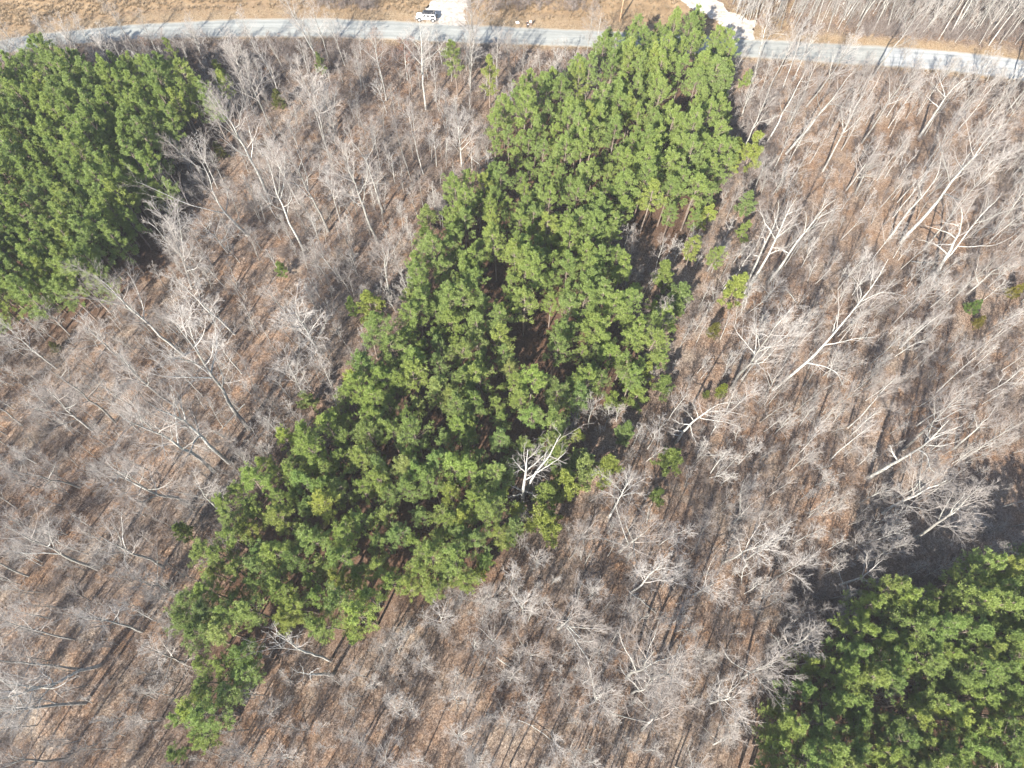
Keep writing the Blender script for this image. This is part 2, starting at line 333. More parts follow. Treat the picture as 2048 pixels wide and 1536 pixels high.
def tufts(rng, c, d, nb, ln, wd):
    """c (K,3) shoot tips, d (K,3) shoot directions: each a spray of nb needle blades"""
    K = len(c); d = d / (np.linalg.norm(d, axis=1, keepdims=True) + 1e-9)
    dirs = d[:, None] * rng.uniform(.1, 1.0, (K, nb, 1)) + rng.normal(0, .62, (K, nb, 3)); dirs /= np.linalg.norm(dirs, axis=2, keepdims=True)
    side = np.cross(dirs, rng.normal(0, 1, (K, nb, 3))); side /= np.linalg.norm(side, axis=2, keepdims=True) + 1e-9
    L = ln * rng.uniform(.7, 1.25, (K, nb, 1)); b = c[:, None] - d[:, None] * .08 * rng.random((K, nb, 1))
    V = np.stack([b, b + dirs * L * .55 + side * wd, b + dirs * L, b + dirs * L * .55 - side * wd], 2).reshape(-1, 3)
    return V, [np.arange(K * nb * 4).reshape(-1, 4)]
def pine_variant(seed, kind):
    rng = np.random.default_rng(seed); v = Variant()
    H = 14.5 if kind != 'young' else 7.0; H *= rng.uniform(.93, 1.07); v.H = H
    P0, R0 = trunk_line(rng, H, .15 if kind != 'young' else .08, 9, .012)
    cb = {'stand': .46, 'cone': .34, 'young': .22}[kind]; Rm = {'stand': 2.6, 'cone': 2.15, 'young': 1.4}[kind] * rng.uniform(.9, 1.1)
    zs = np.arange(cb * H, H * .985, .55 if kind != 'young' else .38); B = []; Rb = []
    for z in zs:
        q = (z / H - cb) / (1 - cb)
        prof = ({'stand': (1 - q ** 1.5) * (.6 + .9 * min(q, .45)), 'cone': (1 - q) ** .75, 'young': (1 - q) ** .85}[kind]) * Rm + .28
        for k in range(rng.integers(3, 6)):
            if rng.random() < .1: continue
            a = rng.random() * 6.283; L = prof * rng.uniform(.5, 1.35); e = math.radians(rng.uniform(8, 34) + 36 * q)
            i = np.searchsorted(P0[0, :, 2], z) - 1; i = max(0, min(i, 7)); f = (z - P0[0, i, 2]) / (P0[0, i + 1, 2] - P0[0, i, 2])
            b0 = P0[0, i] * (1 - f) + P0[0, i + 1] * f
            dr = np.array([math.cos(a) * math.cos(e), math.sin(a) * math.cos(e), math.sin(e)])
            s = np.linspace(0, 1, 5)[:, None]; pts = b0 + dr * L * s + np.array([0, 0, .12 * L]) * s ** 2 + np.cumsum(rng.normal(0, .04, (5, 3)), 0) * s
            B.append(pts); Rb.append(np.linspace(.035, .012, 5) * (1 if kind != 'young' else .7))
    B = np.array(B); Rb = np.array(Rb)
    S, SR = grow(rng, B, Rb, 9, .38, .98, (25, 55), .3, .6, 3, .12, .1, .008)
    g = Geo().add(*tubes(P0, R0, 7)); g.add(*tubes(B, Rb, 4)); g.add(*tubes(S, SR, 3)); v.trunk = g.mesh('trunk', M['pine_bark'], True)
    tips = np.concatenate([B[:, -1], S[:, -1], S[:, 1]]); dd = np.concatenate([B[:, -1] - B[:, -2], S[:, -1] - S[:, -2], S[:, -1] - S[:, -2]]) + np.array([0, 0, .12])
    keep = rng.random(len(tips)) < (.9 if kind == 'stand' else .95); tips, dd = tips[keep], dd[keep]
    tips = np.concatenate([tips, P0[:, -1] + np.array([[0, 0, .1], [0, 0, .35]])]); dd = np.concatenate([dd, [[0, 0, 1], [0, 0, 1]]])
    V, F = tufts(rng, tips, dd, 15, .28 if kind != 'young' else .24, .0205 if kind != 'young' else .032)
    v.crown = Geo().add(V, F).mesh('crown', M['needles'])
    gg = Geo().add(*tubes(P0, R0, 5), 0); gg.add(*tubes(B, Rb, 3), 0); gg.add(V, F, 1); v.full = gg.mesh('pine', [M['pine_bark'], M['needles']])
    return v
PINE = {k: [pine_variant(hash_ + i, k) for i in range(n)] for k, n, hash_ in (('stand', 8, 500), ('cone', 6, 600), ('young', 4, 700))}
def cedar_variant(seed):
    rng = np.random.default_rng(seed); v = Variant(); H = 4.6; v.H = H
    P0, R0 = trunk_line(rng, H, .09, 6, .01); B = []; Rb = []
    for z in np.arange(.3, H * .97, .16):
        for k in range(4):
            a = rng.random() * 6.283; L = (1.35 * (1 - z / H) ** .7 + .15) * rng.uniform(.7, 1.15); e = math.radians(rng.uniform(20, 50))
            dr = np.array([math.cos(a) * math.cos(e), math.sin(a) * math.cos(e), math.sin(e)])
            B.append(np.array([[0, 0, z]]) + dr * np.linspace(0, 1, 4)[:, None] * L); Rb.append(np.linspace(.02, .006, 4))
    B = np.array(B); Rb = np.array(Rb); S, SR = grow(rng, B, Rb, 5, .35, 1, (20, 45), .3, .6, 3, .15, .1, .005)
    v.trunk = Geo().add(*tubes(P0, R0, 6)).add(*tubes(B, Rb, 3)).mesh('trunk', M['pine_bark'], True)
    t = np.concatenate([B[:, -1], S[:, -1], S[:, 1]]); d = np.concatenate([B[:, -1] - B[:, -2]] + [S[:, -1] - S[:, -2]] * 2)
    v.crown = Geo().add(*tufts(rng, t, d, 8, .17, .03)).mesh('crown', M['cedar']); return v
CEDAR = [cedar_variant(800 + i) for i in range(3)]

def place(v, name, loc, rot, s, color=None, limbs=True):
    """a thing (Empty) with trunk, limb and crown parts that share the variant's meshes"""
    e = empty(name, loc); e.rotation_mode = 'QUATERNION'; e.rotation_quaternion = rot; e.scale = (s, s, s) if np.isscalar(s) else s
    t = ob('trunk', v.trunk, e); c = ob('crown', v.crown, e)
    if color is not None: c.color = (*color, 1)
    for l in (getattr(v, 'limbs', []) if limbs else []): ob('limb', l, e)
    return e
def scatter(name, pts, rot, scl, idx, meshes, label, cat='stuff'):
    """one object that instances the meshes on its points: what nobody could count"""
    coll = bpy.data.collections.new(name + '_source')
    for i, me in enumerate(meshes): so = bpy.data.objects.new('%s_source_%02d' % (name, i), me); so.color = (1, 1, 1, 0); coll.objects.link(so)
    me = bpy.data.meshes.new(name); me.vertices.add(len(pts)); me.vertices.foreach_set('co', np.asarray(pts, np.float32).ravel())
    a = me.attributes.new('rot', 'FLOAT_VECTOR', 'POINT'); a.data.foreach_set('vector', np.asarray(rot, np.float32).ravel())
    a = me.attributes.new('scl', 'FLOAT', 'POINT'); a.data.foreach_set('value', np.asarray(scl, np.float32))
    a = me.attributes.new('idx', 'INT', 'POINT'); a.data.foreach_set('value', np.asarray(idx, np.int32))
    o = ob(name, me); o.color = (1, 1, 1, 0); ng = bpy.data.node_groups.new(name, 'GeometryNodeTree')
    ng.interface.new_socket('Geometry', in_out='INPUT', socket_type='NodeSocketGeometry'); ng.interface.new_socket('Geometry', in_out='OUTPUT', socket_type='NodeSocketGeometry')
    gi, go = ng.nodes.new('NodeGroupInput'), ng.nodes.new('NodeGroupOutput'); ip = ng.nodes.new('GeometryNodeInstanceOnPoints')
    ci = ng.nodes.new('GeometryNodeCollectionInfo'); ci.inputs['Collection'].default_value = coll; ci.inputs['Separate Children'].default_value = True; ci.inputs['Reset Children'].default_value = True
    def attr(n, t):
        x = ng.nodes.new('GeometryNodeInputNamedAttribute'); x.data_type = t; x.inputs['Name'].default_value = n; return x.outputs['Attribute']
    l = ng.links.new; l(gi.outputs[0], ip.inputs['Points']); l(ci.outputs[0], ip.inputs['Instance']); ip.inputs['Pick Instance'].default_value = True
    l(attr('idx', 'INT'), ip.inputs['Instance Index']); l(attr('rot', 'FLOAT_VECTOR'), ip.inputs['Rotation']); l(attr('scl', 'FLOAT'), ip.inputs['Scale']); l(ip.outputs[0], go.inputs[0])
    o.modifiers.new('scatter', 'NODES').node_group = ng
    return tag(o, label, cat, None, 'stuff')
# ------------------------------------------------------------------ the lie of the land
ROAD_N = [(-260, 118), (-120, 98), (0, 79), (100, 64), (200, 54), (300, 46), (450, 38), (600, 35), (683, 37), (850, 44), (1000, 52), (1150, 58), (1300, 66), (1500, 77), (1600, 83), (1720, 89), (1900, 101), (2048, 118), (2200, 138), (2400, 168)]
ROAD_S = [(-260, 152), (-120, 128), (0, 107), (100, 93), (200, 84), (300, 79), (450, 75), (600, 75), (683, 77), (850, 83), (1000, 89), (1150, 93), (1300, 102), (1500, 117), (1600, 122), (1720, 131), (1900, 143), (2048, 163), (2200, 186), (2400, 222)]
def line_px(pts, n):
    w = np.array([at(u, v) for u, v in pts]); d = np.concatenate([[0], np.cumsum(np.linalg.norm(np.diff(w, axis=0), axis=1))]); t = np.linspace(0, d[-1], n)
    # Catmull-like smoothing: dense linear, then box filter
    x = np.stack([np.interp(t, d, w[:, 0]), np.interp(t, d, w[:, 1])], 1); k = max(3, n // 24) | 1
    p = np.pad(x, ((k // 2, k // 2), (0, 0)), mode='reflect', reflect_type='odd')
    return np.stack([np.convolve(p[:, i], np.ones(k) / k, 'valid') for i in (0, 1)], 1)
NR = 260
rn, rs = line_px(ROAD_N, NR), line_px(ROAD_S, NR)
def road_y(x, side): e = rn if side == 'n' else rs; return np.interp(x, e[:, 0], e[:, 1])
CENTRAL = [(1205, 60), (1240, 25), (1310, 20), (1390, 15), (1450, 30), (1470, 80), (1465, 150), (1440, 190), (1445, 240), (1475, 290), (1460, 340), (1420, 370), (1400, 425), (1345, 440), (1310, 385), (1240, 412), (1238, 490), (1265, 560), (1310, 590), (1345, 620), (1320, 680), (1310, 740), (1260, 760), (1230, 790), (1130, 800), (1150, 860), (1120, 885), (1075, 880), (1035, 915), (1015, 985), (1050, 1060), (1000, 1095), (960, 1145), (880, 1170), (830, 1205), (770, 1195), (745, 1215), (735, 1255), (640, 1270), (560, 1255), (520, 1285), (490, 1345), (450, 1370), (435, 1430), (400, 1440), (400, 1475), (340, 1500), (300, 1530), (300, 1490), (335, 1400), (350, 1340), (335, 1290), (355, 1240), (345, 1175), (375, 1110), (435, 1080), (430, 1010), (445, 970), (495, 930), (525, 860), (550, 835), (600, 860), (670, 800), (695, 735), (690, 685), (755, 625), (795, 580), (835, 490), (865, 430), (885, 360), (925, 345), (965, 340), (990, 260), (982, 200), (1030, 145), (1085, 115), (1150, 100), (1210, 110)]
WEST = [(-60, 150), (0, 115), (60, 70), (110, 92), (160, 112), (240, 90), (290, 112), (350, 105), (390, 150), (430, 135), (445, 150), (415, 215), (330, 240), (300, 290), (305, 340), (270, 375), (265, 455), (235, 485), (205, 550), (110, 580), (60, 605), (0, 612), (-80, 620), (-140, 400)]
EAST = [(1625, 1310), (1700, 1285), (1725, 1230), (1795, 1150), (1850, 1145), (1890, 1200), (1960, 1130), (2048, 1105), (2140, 1090), (2240, 1300), (2200, 1640), (1500, 1640), (1540, 1530), (1595, 1420), (1630, 1345)]
GAPS = [[(1040, 640), (1080, 645), (1090, 690), (1065, 740), (1030, 735)], [(960, 525), (1005, 525), (1000, 555), (965, 555)], [(1100, 390), (1130, 385), (1130, 425), (1100, 430)], [(830, 660 + 150), (870, 800), (880, 850), (850, 860)], [(1330, 130), (1365, 120), (1350, 200), (1325, 205)]]
ZC = 11.3
polyw = lambda P, z=ZC: [tuple(at(u, v, z)) for u, v in P]
W_CENTRAL, W_WEST, W_EAST = polyw(CENTRAL), polyw(WEST), polyw(EAST); W_GAPS = [polyw(g, 3) for g in GAPS] + [polyw(g, 9) for g in GAPS[:3]]
DRIVE_A = [(880, -60), (868, -8), (853, 18), (862, 36), (858, 47), (932, 51), (930, 30), (936, 0), (950, -60)]
DRIVE_B = [(1335, -50), (1362, -4), (1372, 10), (1396, 22), (1440, 46), (1462, 78), (1508, 80), (1508, 45), (1494, 35), (1458, 25), (1448, 8), (1428, -6), (1400, -50)]
PALE = [(1520, 140), (1760, 160), (1900, 200), (1930, 330), (1860, 520), (1700, 540), (1620, 420), (1540, 300)]

def grid_axis(lo, hi, step, far):
    a = np.arange(lo, hi + step / 2, step); e = np.geomspace(4, far, 14)
    return np.concatenate([(lo - e)[::-1], a, hi + e])
gx, gy = grid_axis(-150, 150, 1.0, 2500), grid_axis(-45, 190, 1.0, 2500)
X, Y = np.meshgrid(gx, gy); P2 = np.stack([X.ravel(), Y.ravel()], 1)
rngG = np.random.default_rng(5)
Zg = hgt(P2[:, 0], P2[:, 1])
nx, ny = len(gx), len(gy); ii = (np.arange(ny - 1)[:, None] * nx + np.arange(nx - 1)[None]).ravel()
me = mesh_np('ground', np.column_stack([P2, Zg]), [np.stack([ii, ii + 1, ii + nx + 1, ii + nx], 1)], M['ground'], None, True)
def soft(poly, w):
    d = polydist(P2, poly); return np.clip(.5 + np.where(inside(P2, poly), d, -d) / w, 0, 1)
near = (np.abs(P2[:, 0]) < 170) & (P2[:, 1] > -60) & (P2[:, 1] < 210)
zone = {}
zone['pine'] = np.where(near, np.maximum.reduce([soft(W_CENTRAL, 6), soft(W_WEST, 6), soft(W_EAST, 6)]), 0)
dn = P2[:, 1] - road_y(P2[:, 0], 'n'); ds = road_y(P2[:, 0], 's') - P2[:, 1]
jit = rngG.normal(0, .5, len(P2))
on_w = np.interp(P2[:, 0], [-150, -60, 0, 40, 70, 150], [4.5, 4.5, 4.5, 5, 3.2, 2.6])
zone['verge'] = np.clip(np.where(dn > -2.6, (on_w + jit - dn) / 1.5, np.where(ds > -2.6, (1.3 + jit * .6 - ds) / 1.2, 1)), 0, 1)
zone['field'] = np.clip((dn - 2) / 3, 0, 1) * np.clip((50 - P2[:, 0]) / 14, 0, 1)
zone['pale'] = np.where(near, soft(polyw(PALE, 0), 14), 0)
for k, v in zone.items():
    a = me.attributes.new(k, 'FLOAT', 'POINT'); a.data.foreach_set('value', v.astype(np.float32))
tag(ob('ground', me), None, None, None, 'structure')
def strip(name, A, B, z, mat, nx_=7, rough=.12, seed=1):
    rng = np.random.default_rng(seed); n = len(A); A = A.copy(); B = B.copy()
    A[:, 1] += np.convolve(rng.normal(0, rough * 2.2, n + 4), np.ones(5) / 5, 'valid'); B[:, 1] += np.convolve(rng.normal(0, rough * 2.2, n + 4), np.ones(5) / 5, 'valid')
    s = np.linspace(0, 1, nx_); P = A[:, None] * (1 - s)[None, :, None] + B[:, None] * s[None, :, None]
    crown = z + .05 * (1 - (2 * s - 1) ** 2); V = np.concatenate([P, np.broadcast_to(crown[None, :, None], (n, nx_, 1))], 2).reshape(-1, 3)
    k = (np.arange(n - 1)[:, None] * nx_ + np.arange(nx_ - 1)[None]).ravel()
    m_ = mesh_np(name, V, [np.stack([k, k + nx_, k + nx_ + 1, k + 1], 1)], mat, None, True); at_ = m_.attributes.new('across', 'FLOAT', 'POINT'); at_.data.foreach_set('value', np.tile(s, n).astype(np.float32))
    return tag(ob(name, m_), None, None, None, 'structure')
cut = int(np.argmin(np.abs(rs[:, 0] - at(1768, 130)[0])))
strip('road', rn[:cut + 2], rs[:cut + 2], .012, M['road'])
strip('road_pale_section', rn[cut:], rs[cut:], .022, M['concrete'], seed=2)
def patch(name, poly, z, mat, seed):
    rng = np.random.default_rng(seed); w = np.array(polyw(poly, 0)); n = 140
    d = np.concatenate([[0], np.cumsum(np.linalg.norm(np.diff(np.vstack([w, w[:1]]), axis=0), axis=1))]); ww = np.vstack([w, w[:1]]); t = np.linspace(0, d[-1], n, endpoint=False)
    e = np.stack([np.interp(t, d, ww[:, 0]), np.interp(t, d, ww[:, 1])], 1); tn = np.roll(e, -1, 0) - np.roll(e, 1, 0); tn /= np.linalg.norm(tn, axis=1, keepdims=True) + 1e-9; q = rng.normal(0, .55, n); e += np.stack([-tn[:, 1], tn[:, 0]], 1) * np.convolve(np.r_[q[-1:], q, q[:1]], np.ones(3) / 3, 'valid')[:, None]
    import bmesh
    bm = bmesh.new(); f = bm.faces.new([bm.verts.new((x, y, z)) for x, y in e]); bmesh.ops.triangulate(bm, faces=[f])
    m_ = bpy.data.meshes.new(name); bm.to_mesh(m_); bm.free(); m_.materials.append(mat)
    if m_.polygons[0].normal.z < 0: m_.flip_normals()
    return tag(ob(name, m_), None, None, None, 'structure')
patch('gravel_drive_pullout', DRIVE_A, .03, M['gravel'], 3); patch('gravel_drive_branch', DRIVE_B, .03, M['gravel'], 4)
W_DRIVES = [polyw(DRIVE_A, 0), polyw(DRIVE_B, 0)]

# ------------------------------------------------------------------ labels that tell trees apart
def in_frame(p, z0=0, m=0):
    q = topx(np.array([p[0], p[1], z0])); return -m < q[0] < 2048 + m and -m < q[1] < 1536 + m
ORD = ['first', 'second', 'third', 'fourth', 'fifth', 'sixth', 'seventh', 'eighth', 'ninth', 'tenth', 'eleventh', 'twelfth', 'thirteenth', 'fourteenth', 'fifteenth', 'sixteenth', 'seventeenth', 'eighteenth', 'nineteenth', 'twentieth',
       'twenty-first', 'twenty-second', 'twenty-third', 'twenty-fourth', 'twenty-fifth', 'twenty-sixth', 'twenty-seventh', 'twenty-eighth', 'twenty-ninth', 'thirtieth']
USED = {}
def rank_labels(items, fmt):
    """items: list of (object, sort key); fmt takes the ordinal"""
    for i, (o, _k) in enumerate(sorted(items, key=lambda t: t[1])): o['label'] = fmt(ORD[i] if i < len(ORD) else 'farther')

# ------------------------------------------------------------------ pines
rng = np.random.default_rng(11); random.seed(4)
def poisson(poly, dmin, dvar, seed, tries=14000, gaps=()):
    r = np.random.default_rng(seed); P = np.array(poly); lo, hi = P.min(0), P.max(0); c = r.uniform(lo, hi, (tries, 2)); ok = inside(c, poly)
    for g in gaps: ok &= ~inside(c, g)
    c = c[ok]; out = []; cell = {}
    for p in c:
        d = dmin + dvar * r.random(); k = (int(p[0] // 4), int(p[1] // 4)); bad = False
        for a in (-1, 0, 1):
            for b in (-1, 0, 1):
                for q in cell.get((k[0] + a, k[1] + b), ()):
                    if (p[0] - q[0]) ** 2 + (p[1] - q[1]) ** 2 < d * d: bad = True; break
                if bad: break
            if bad: break
        if not bad: out.append(p); cell.setdefault(k, []).append(p)
    return np.array(out)
TINT = [('dark green', (.8, .86, .8)), ('mid green', (.95, 1.0, .9)), ('fresh green', (1.06, 1.06, .88)), ('yellow-green', (1.25, 1.15, .85)), ('blue-green', (.9, .96, 1.0)), ('pale green', (1.14, 1.1, 1.15))]
SIGHT = [[(1035, 640), (1080, 640), (1092, 690), (1070, 735), (1030, 730)], [(1255, 425), (1330, 440), (1345, 480), (1310, 520), (1265, 530)], [(965, 528), (1003, 528), (1000, 556), (968, 556)], [(1105, 392), (1130, 390), (1130, 422), (1105, 426)], [(1330, 140), (1362, 130), (1350, 200), (1328, 205)], [(850, 830), (880, 820), (875, 850), (850, 858)], [(1180, 120), (1215, 118), (1215, 150), (1185, 155)]]
pines = []
for stand, poly, dm, dv, seed, kinds, hs, wt in (
        ('central', W_CENTRAL, 2.0, 1.3, 21, ('stand',), (.68, 1.14), (.16, .26, .26, .1, .08, .14)),
        ('road end', W_WEST, 2.1, 1.0, 22, ('cone', 'cone', 'stand'), (.9, 1.2), (.34, .36, .24, .02, .04, 0)),
        ('corner', W_EAST, 2.4, 1.1, 23, ('stand', 'cone'), (1.0, 1.3), (.26, .34, .3, .1, 0, 0))):
    pts = poisson(poly, dm, dv, seed, 16000, ())
    dist = polydist(pts, poly); OUT = {'central': CENTRAL, 'road end': WEST, 'corner': EAST}[stand]
    for p, dd in zip(pts, dist):
        k = kinds[rng.integers(len(kinds))]; v = PINE[k][rng.integers(len(PINE[k]))]
        s = rng.uniform(*hs); s *= .82 if dd < 1.6 and rng.random() < .5 else 1.0
        hh = v.H * s; z_ = np.array([.52, .62, .72, .82, .92, 1.0]) * hh; cp = topx(np.column_stack([np.full(6, p[0]), np.full(6, p[1]), z_]))
        ins = inside(cp, OUT); od = polydist(cp, OUT)
        if (not ins[5] and od[5] > 9) or (not ins[2] and od[2] > 14): continue
        if stand == 'central':
            if any(inside(cp, g_).any() for g_ in SIGHT): continue
            if math.sin(p[0] * .21 + 2.1 * math.sin(p[1] * .13)) * math.sin(p[1] * .24 + 1.7 * math.sin(p[0] * .11 + 1)) > .93: continue
        ti = rng.choice(6, p=wt); col = np.array(TINT[ti][1]) * rng.uniform(.95, 1.05, 3) * rng.uniform(.9, 1.1)
        q = topx(np.array([p[0], p[1], ZC])); vis = -40 < q[0] < 2088 and -40 < q[1] < 1576
        pines.append(dict(p=p, v=v, s=s, ti=ti, col=col, stand=stand, edge=dd < 2.2, vis=vis, q=q, dist=math.hypot(p[0], p[1])))
print('pines', len(pines), {s: sum(x['stand'] == s for x in pines) for s in ('central', 'road end', 'corner')}, sum(x['vis'] for x in pines))
cand = sorted([x for x in pines if x['vis']], key=lambda x: x['dist'] - (12 if x['edge'] else 0) - (10 if x['stand'] != 'central' else 0))
solo = cand[:262]; keepid = {id(x) for x in solo}; mass = [x for x in pines if id(x) not in keepid]
def tilt(r=.04):
    ax = Vector((rng.normal(), rng.normal(), 0)).normalized(); return Quaternion(ax, rng.normal() * r)
STANDNAME = {'central': 'the large central pine stand', 'road end': 'the dark pine stand at the upper corner', 'corner': 'the pine stand in the lower corner'}
edges = {}; inner = {}
for x in solo:
    p = x['p']; e = place(x['v'], 'pine_tree', (p[0], p[1], float(hgt(*p)) - .05), tilt() @ Quaternion((0, 0, 1), rng.random() * 6.283), x['s'] * np.array([1, 1, rng.uniform(.94, 1.06)]), x['col'])
    tag(e, None, 'pine tree', 'pines of ' + STANDNAME[x['stand']]); x['o'] = e
    if x['edge']:
        side = ('west' if x['stand'] == 'central' and x['q'][0] < np.interp(x['q'][1], [0, 500, 1000, 1536], [1240, 1080, 730, 380]) else 'east')
        edges.setdefault((x['stand'], side), []).append(x)
    else: inner.setdefault((x['stand'], x['ti'], int(x['q'][1] // 150), int(x['q'][0] // 260)), []).append(x)
for (st, side), xs in edges.items():
    if st == 'central':
        nm = 'dark-stand side' if side == 'west' else 'white-trunk side'
        for k in range(6):
            sub = sorted([x for x in xs if int(x['q'][1] // 260) == k], key=lambda x: x['q'][1])
            lm = ['beside the road', 'above the clearing', 'level with the clearing', 'below the clearing', 'near the snag', 'at the tip'][k]
            for i, x in enumerate(sub): x['o']['label'] = '%s pine, %s down the central stand\'s %s, %s' % (TINT[x['ti']][0], ORD[min(i, 29)], nm, lm)
    else:
        for i, x in enumerate(sorted(xs, key=lambda x: x['q'][0] + x['q'][1] * .3)): x['o']['label'] = '%s pine on the %s edge, %s along' % (TINT[x['ti']][0], {'road end': 'dark upper stand\'s', 'corner': 'lower corner stand\'s'}[st], ORD[min(i, 29)])
VPOS = ['by the road', 'below the road', 'upper part', 'upper middle', 'level with clearing', 'middle part', 'lower middle', 'lower part', 'towards the tip', 'bottom part', 'bottom edge']
HPOS = ['outermost column', 'outer column', 'near flank', 'broad core', 'by the gaps', 'far flank', 'near pale trunks', 'edge column', 'edge column']
for (st, ti, ky, kx), xs in inner.items():
    for i, x in enumerate(sorted(xs, key=lambda x: x['q'][1])):
        x['o']['label'] = '%s pine in %s, %s, %s' % (TINT[ti][0], {'central': 'the central stand', 'road end': 'the dark upper stand', 'corner': 'the lower corner stand'}[st], VPOS[min(ky, 10)], HPOS[min(kx, 8)]) + (', %s down' % ORD[min(i, 29)] if len(xs) > 1 else '')
allv = PINE['stand'] + PINE['cone']; vi = {id(v): i for i, v in enumerate(allv)}
scatter('pine_forest', [(x['p'][0], x['p'][1], float(hgt(*x['p']))) for x in mass], [(0, 0, random.random() * 6.28) for _ in mass], [x['s'] for x in mass], [vi[id(x['v'])] for x in mass], [v.full for v in allv],
        'mass of green pines filling the far and inner parts of the stands', 'pines')
# pines that stand by themselves: crown pixel, kind, scale, tint, label
CLEAR = []
LONE = [(910, 118, 'stand', .95, 2, 'bright green pine alone at the roadside wood below the parked white car'), (978, 145, 'cone', .95, 3, 'narrow pine between the roadside wood and the tip of the central stand'),
        (1493, 155, 'young', .8, 2, 'little round pine among white trunks just below the road'), (1508, 292, 'young', 1.5, 3, 'bushy young pine standing off the central stand beside brown brush'),
        (1497, 400, 'young', 1.1, 4, 'slim young pine above the tall white spreading trees'), (1494, 455, 'young', .9, 2, 'small pine touching the crown of the white spreading trees'),
        (1385, 500, 'stand', .75, 3, 'broad yellow-green pine right of the dark clearing'.replace('right of', 'beyond')), (1430, 520, 'stand', .78, 2, 'broad green pine at the foot of the white spreading trees'), (1475, 570, 'young', 1.5, 3, 'lime green pine at the base of the two white trunks'),
        (1355, 590, 'young', 1.6, 4, 'grey-green pine on the fringe below the dark clearing'), (1335, 545, 'young', 1.3, 2, 'small pine between the dark clearing and the fringe pines'),
        (740, 605, 'young', 1.4, 3, 'yellowish small pine in the leafless wood beside the central stand'), (704, 612, 'young', .9, 1, 'tiny pine next to the yellowish small pine'), (855, 432, 'young', 1.2, 5, 'pale young pine at the central stand\'s upper edge'),
        (613, 800, 'young', 1.0, 5, 'pale small pine beside rust-coloured leaves'), (362, 1060, 'young', .95, 2, 'lone bright green little pine in the lower leafless wood'), (1343, 915, 'young', 1.35, 2, 'bright green pine just below the splayed beech'),
        (1250, 860, 'young', 1.2, 4, 'thin blue-green pine in the brown gap'), (1330, 765, 'young', 1.1, 1, 'dull green pine between trunk shadows east of the stand'), (1275, 785, 'young', 1.2, 2, 'young pine on the lower fringe of the stand'),
        (1160, 930, 'young', 1.7, 5, 'pale green pine behind the forked white tree'), (1215, 935, 'young', 1.5, 3, 'yellowish pine above the pale flat-crowned tree'), (1130, 965, 'young', 1.6, 3, 'yellow-green pine touching the forked white tree'), (1090, 1045, 'young', 1.7, 3, 'lime pine on the tip below the forked white tree'),
        (1320, 988, 'young', .8, 1, 'small dull pine beside the pale flat-crowned tree'), (638, 122, 'young', .9, 5, 'small hazy pine beside a tall grey trunk near the road'), (347, 108, 'cone', .8, 2, 'pointed green pine at the roadside brush'), (436, 140, 'young', 1.0, 3, 'small pine tip at the edge of the roadside brush'),
        (562, 540, 'young', .7, 1, 'very small pine among fallen brown leaves'), (325, 385, 'young', 1.3, 2, 'green pine beneath the long limb of the crooked oak'), (1115, 905, 'young', 1.5, 1, 'dull pine between the stems of the forked white tree'),
        (1095, 985, 'young', 1.4, 2, 'green pine below the stems of the forked white tree'), (405, 1480, 'young', 1.0, 2, 'small round pine at the bottom tip of the central stand'), (1720, 1440, 'young', 1.1, 3, 'small bright pine before the lower corner stand'), (1560, 1415, 'young', 1.0, 3, 'outermost bright pine of the lower corner, on dark ground')]
for u, v, k, s, ti, lab in LONE:
    var = PINE[k][rng.integers(len(PINE[k]))]; zc = var.H * s * .68; p = at(u, v, zc); CLEAR.append(np.array(p))
    tag(place(var, 'pine_tree', (p[0], p[1], float(hgt(*p)) - .05), tilt() @ Quaternion((0, 0, 1), rng.random() * 6.28), s, np.array(TINT[ti][1]) * rng.uniform(.8, .92)), lab, 'pine tree', 'single pines')
ep = spread_edge = []
rE = np.random.default_rng(77); n_e = 0
for i in range(len(CENTRAL)):
    a, b = np.array(CENTRAL[i], float), np.array(CENTRAL[(i + 1) % len(CENTRAL)], float)
    for t in np.arange(0, 1, 40 / max(40, np.linalg.norm(b - a))):
        if rE.random() < .45 or n_e >= 38: continue
        q = a + (b - a) * t + rE.normal(0, 10, 2); p = at(q[0], q[1], 3.5); sc_ = rE.uniform(.55, 1.1); vv = PINE['young'][rE.integers(4)]
        if p[1] > road_y(p[0], 's') - 1.5: continue
        tag(place(vv, 'pine_tree', (p[0], p[1], float(hgt(*p)) - .05), tilt() @ Quaternion((0, 0, 1), rE.random() * 6.28), sc_, np.array(TINT[rE.integers(1, 4)][1])), 'low young pine at the foot of the central stand\'s rim, %s counted from the road' % ORD[min(n_e, 29)] if n_e < 30 else 'low young pine at the foot of the rim, %s beyond the clearing fringe' % ORD[n_e - 30], 'pine tree', 'young pines at the stand\'s foot'); n_e += 1
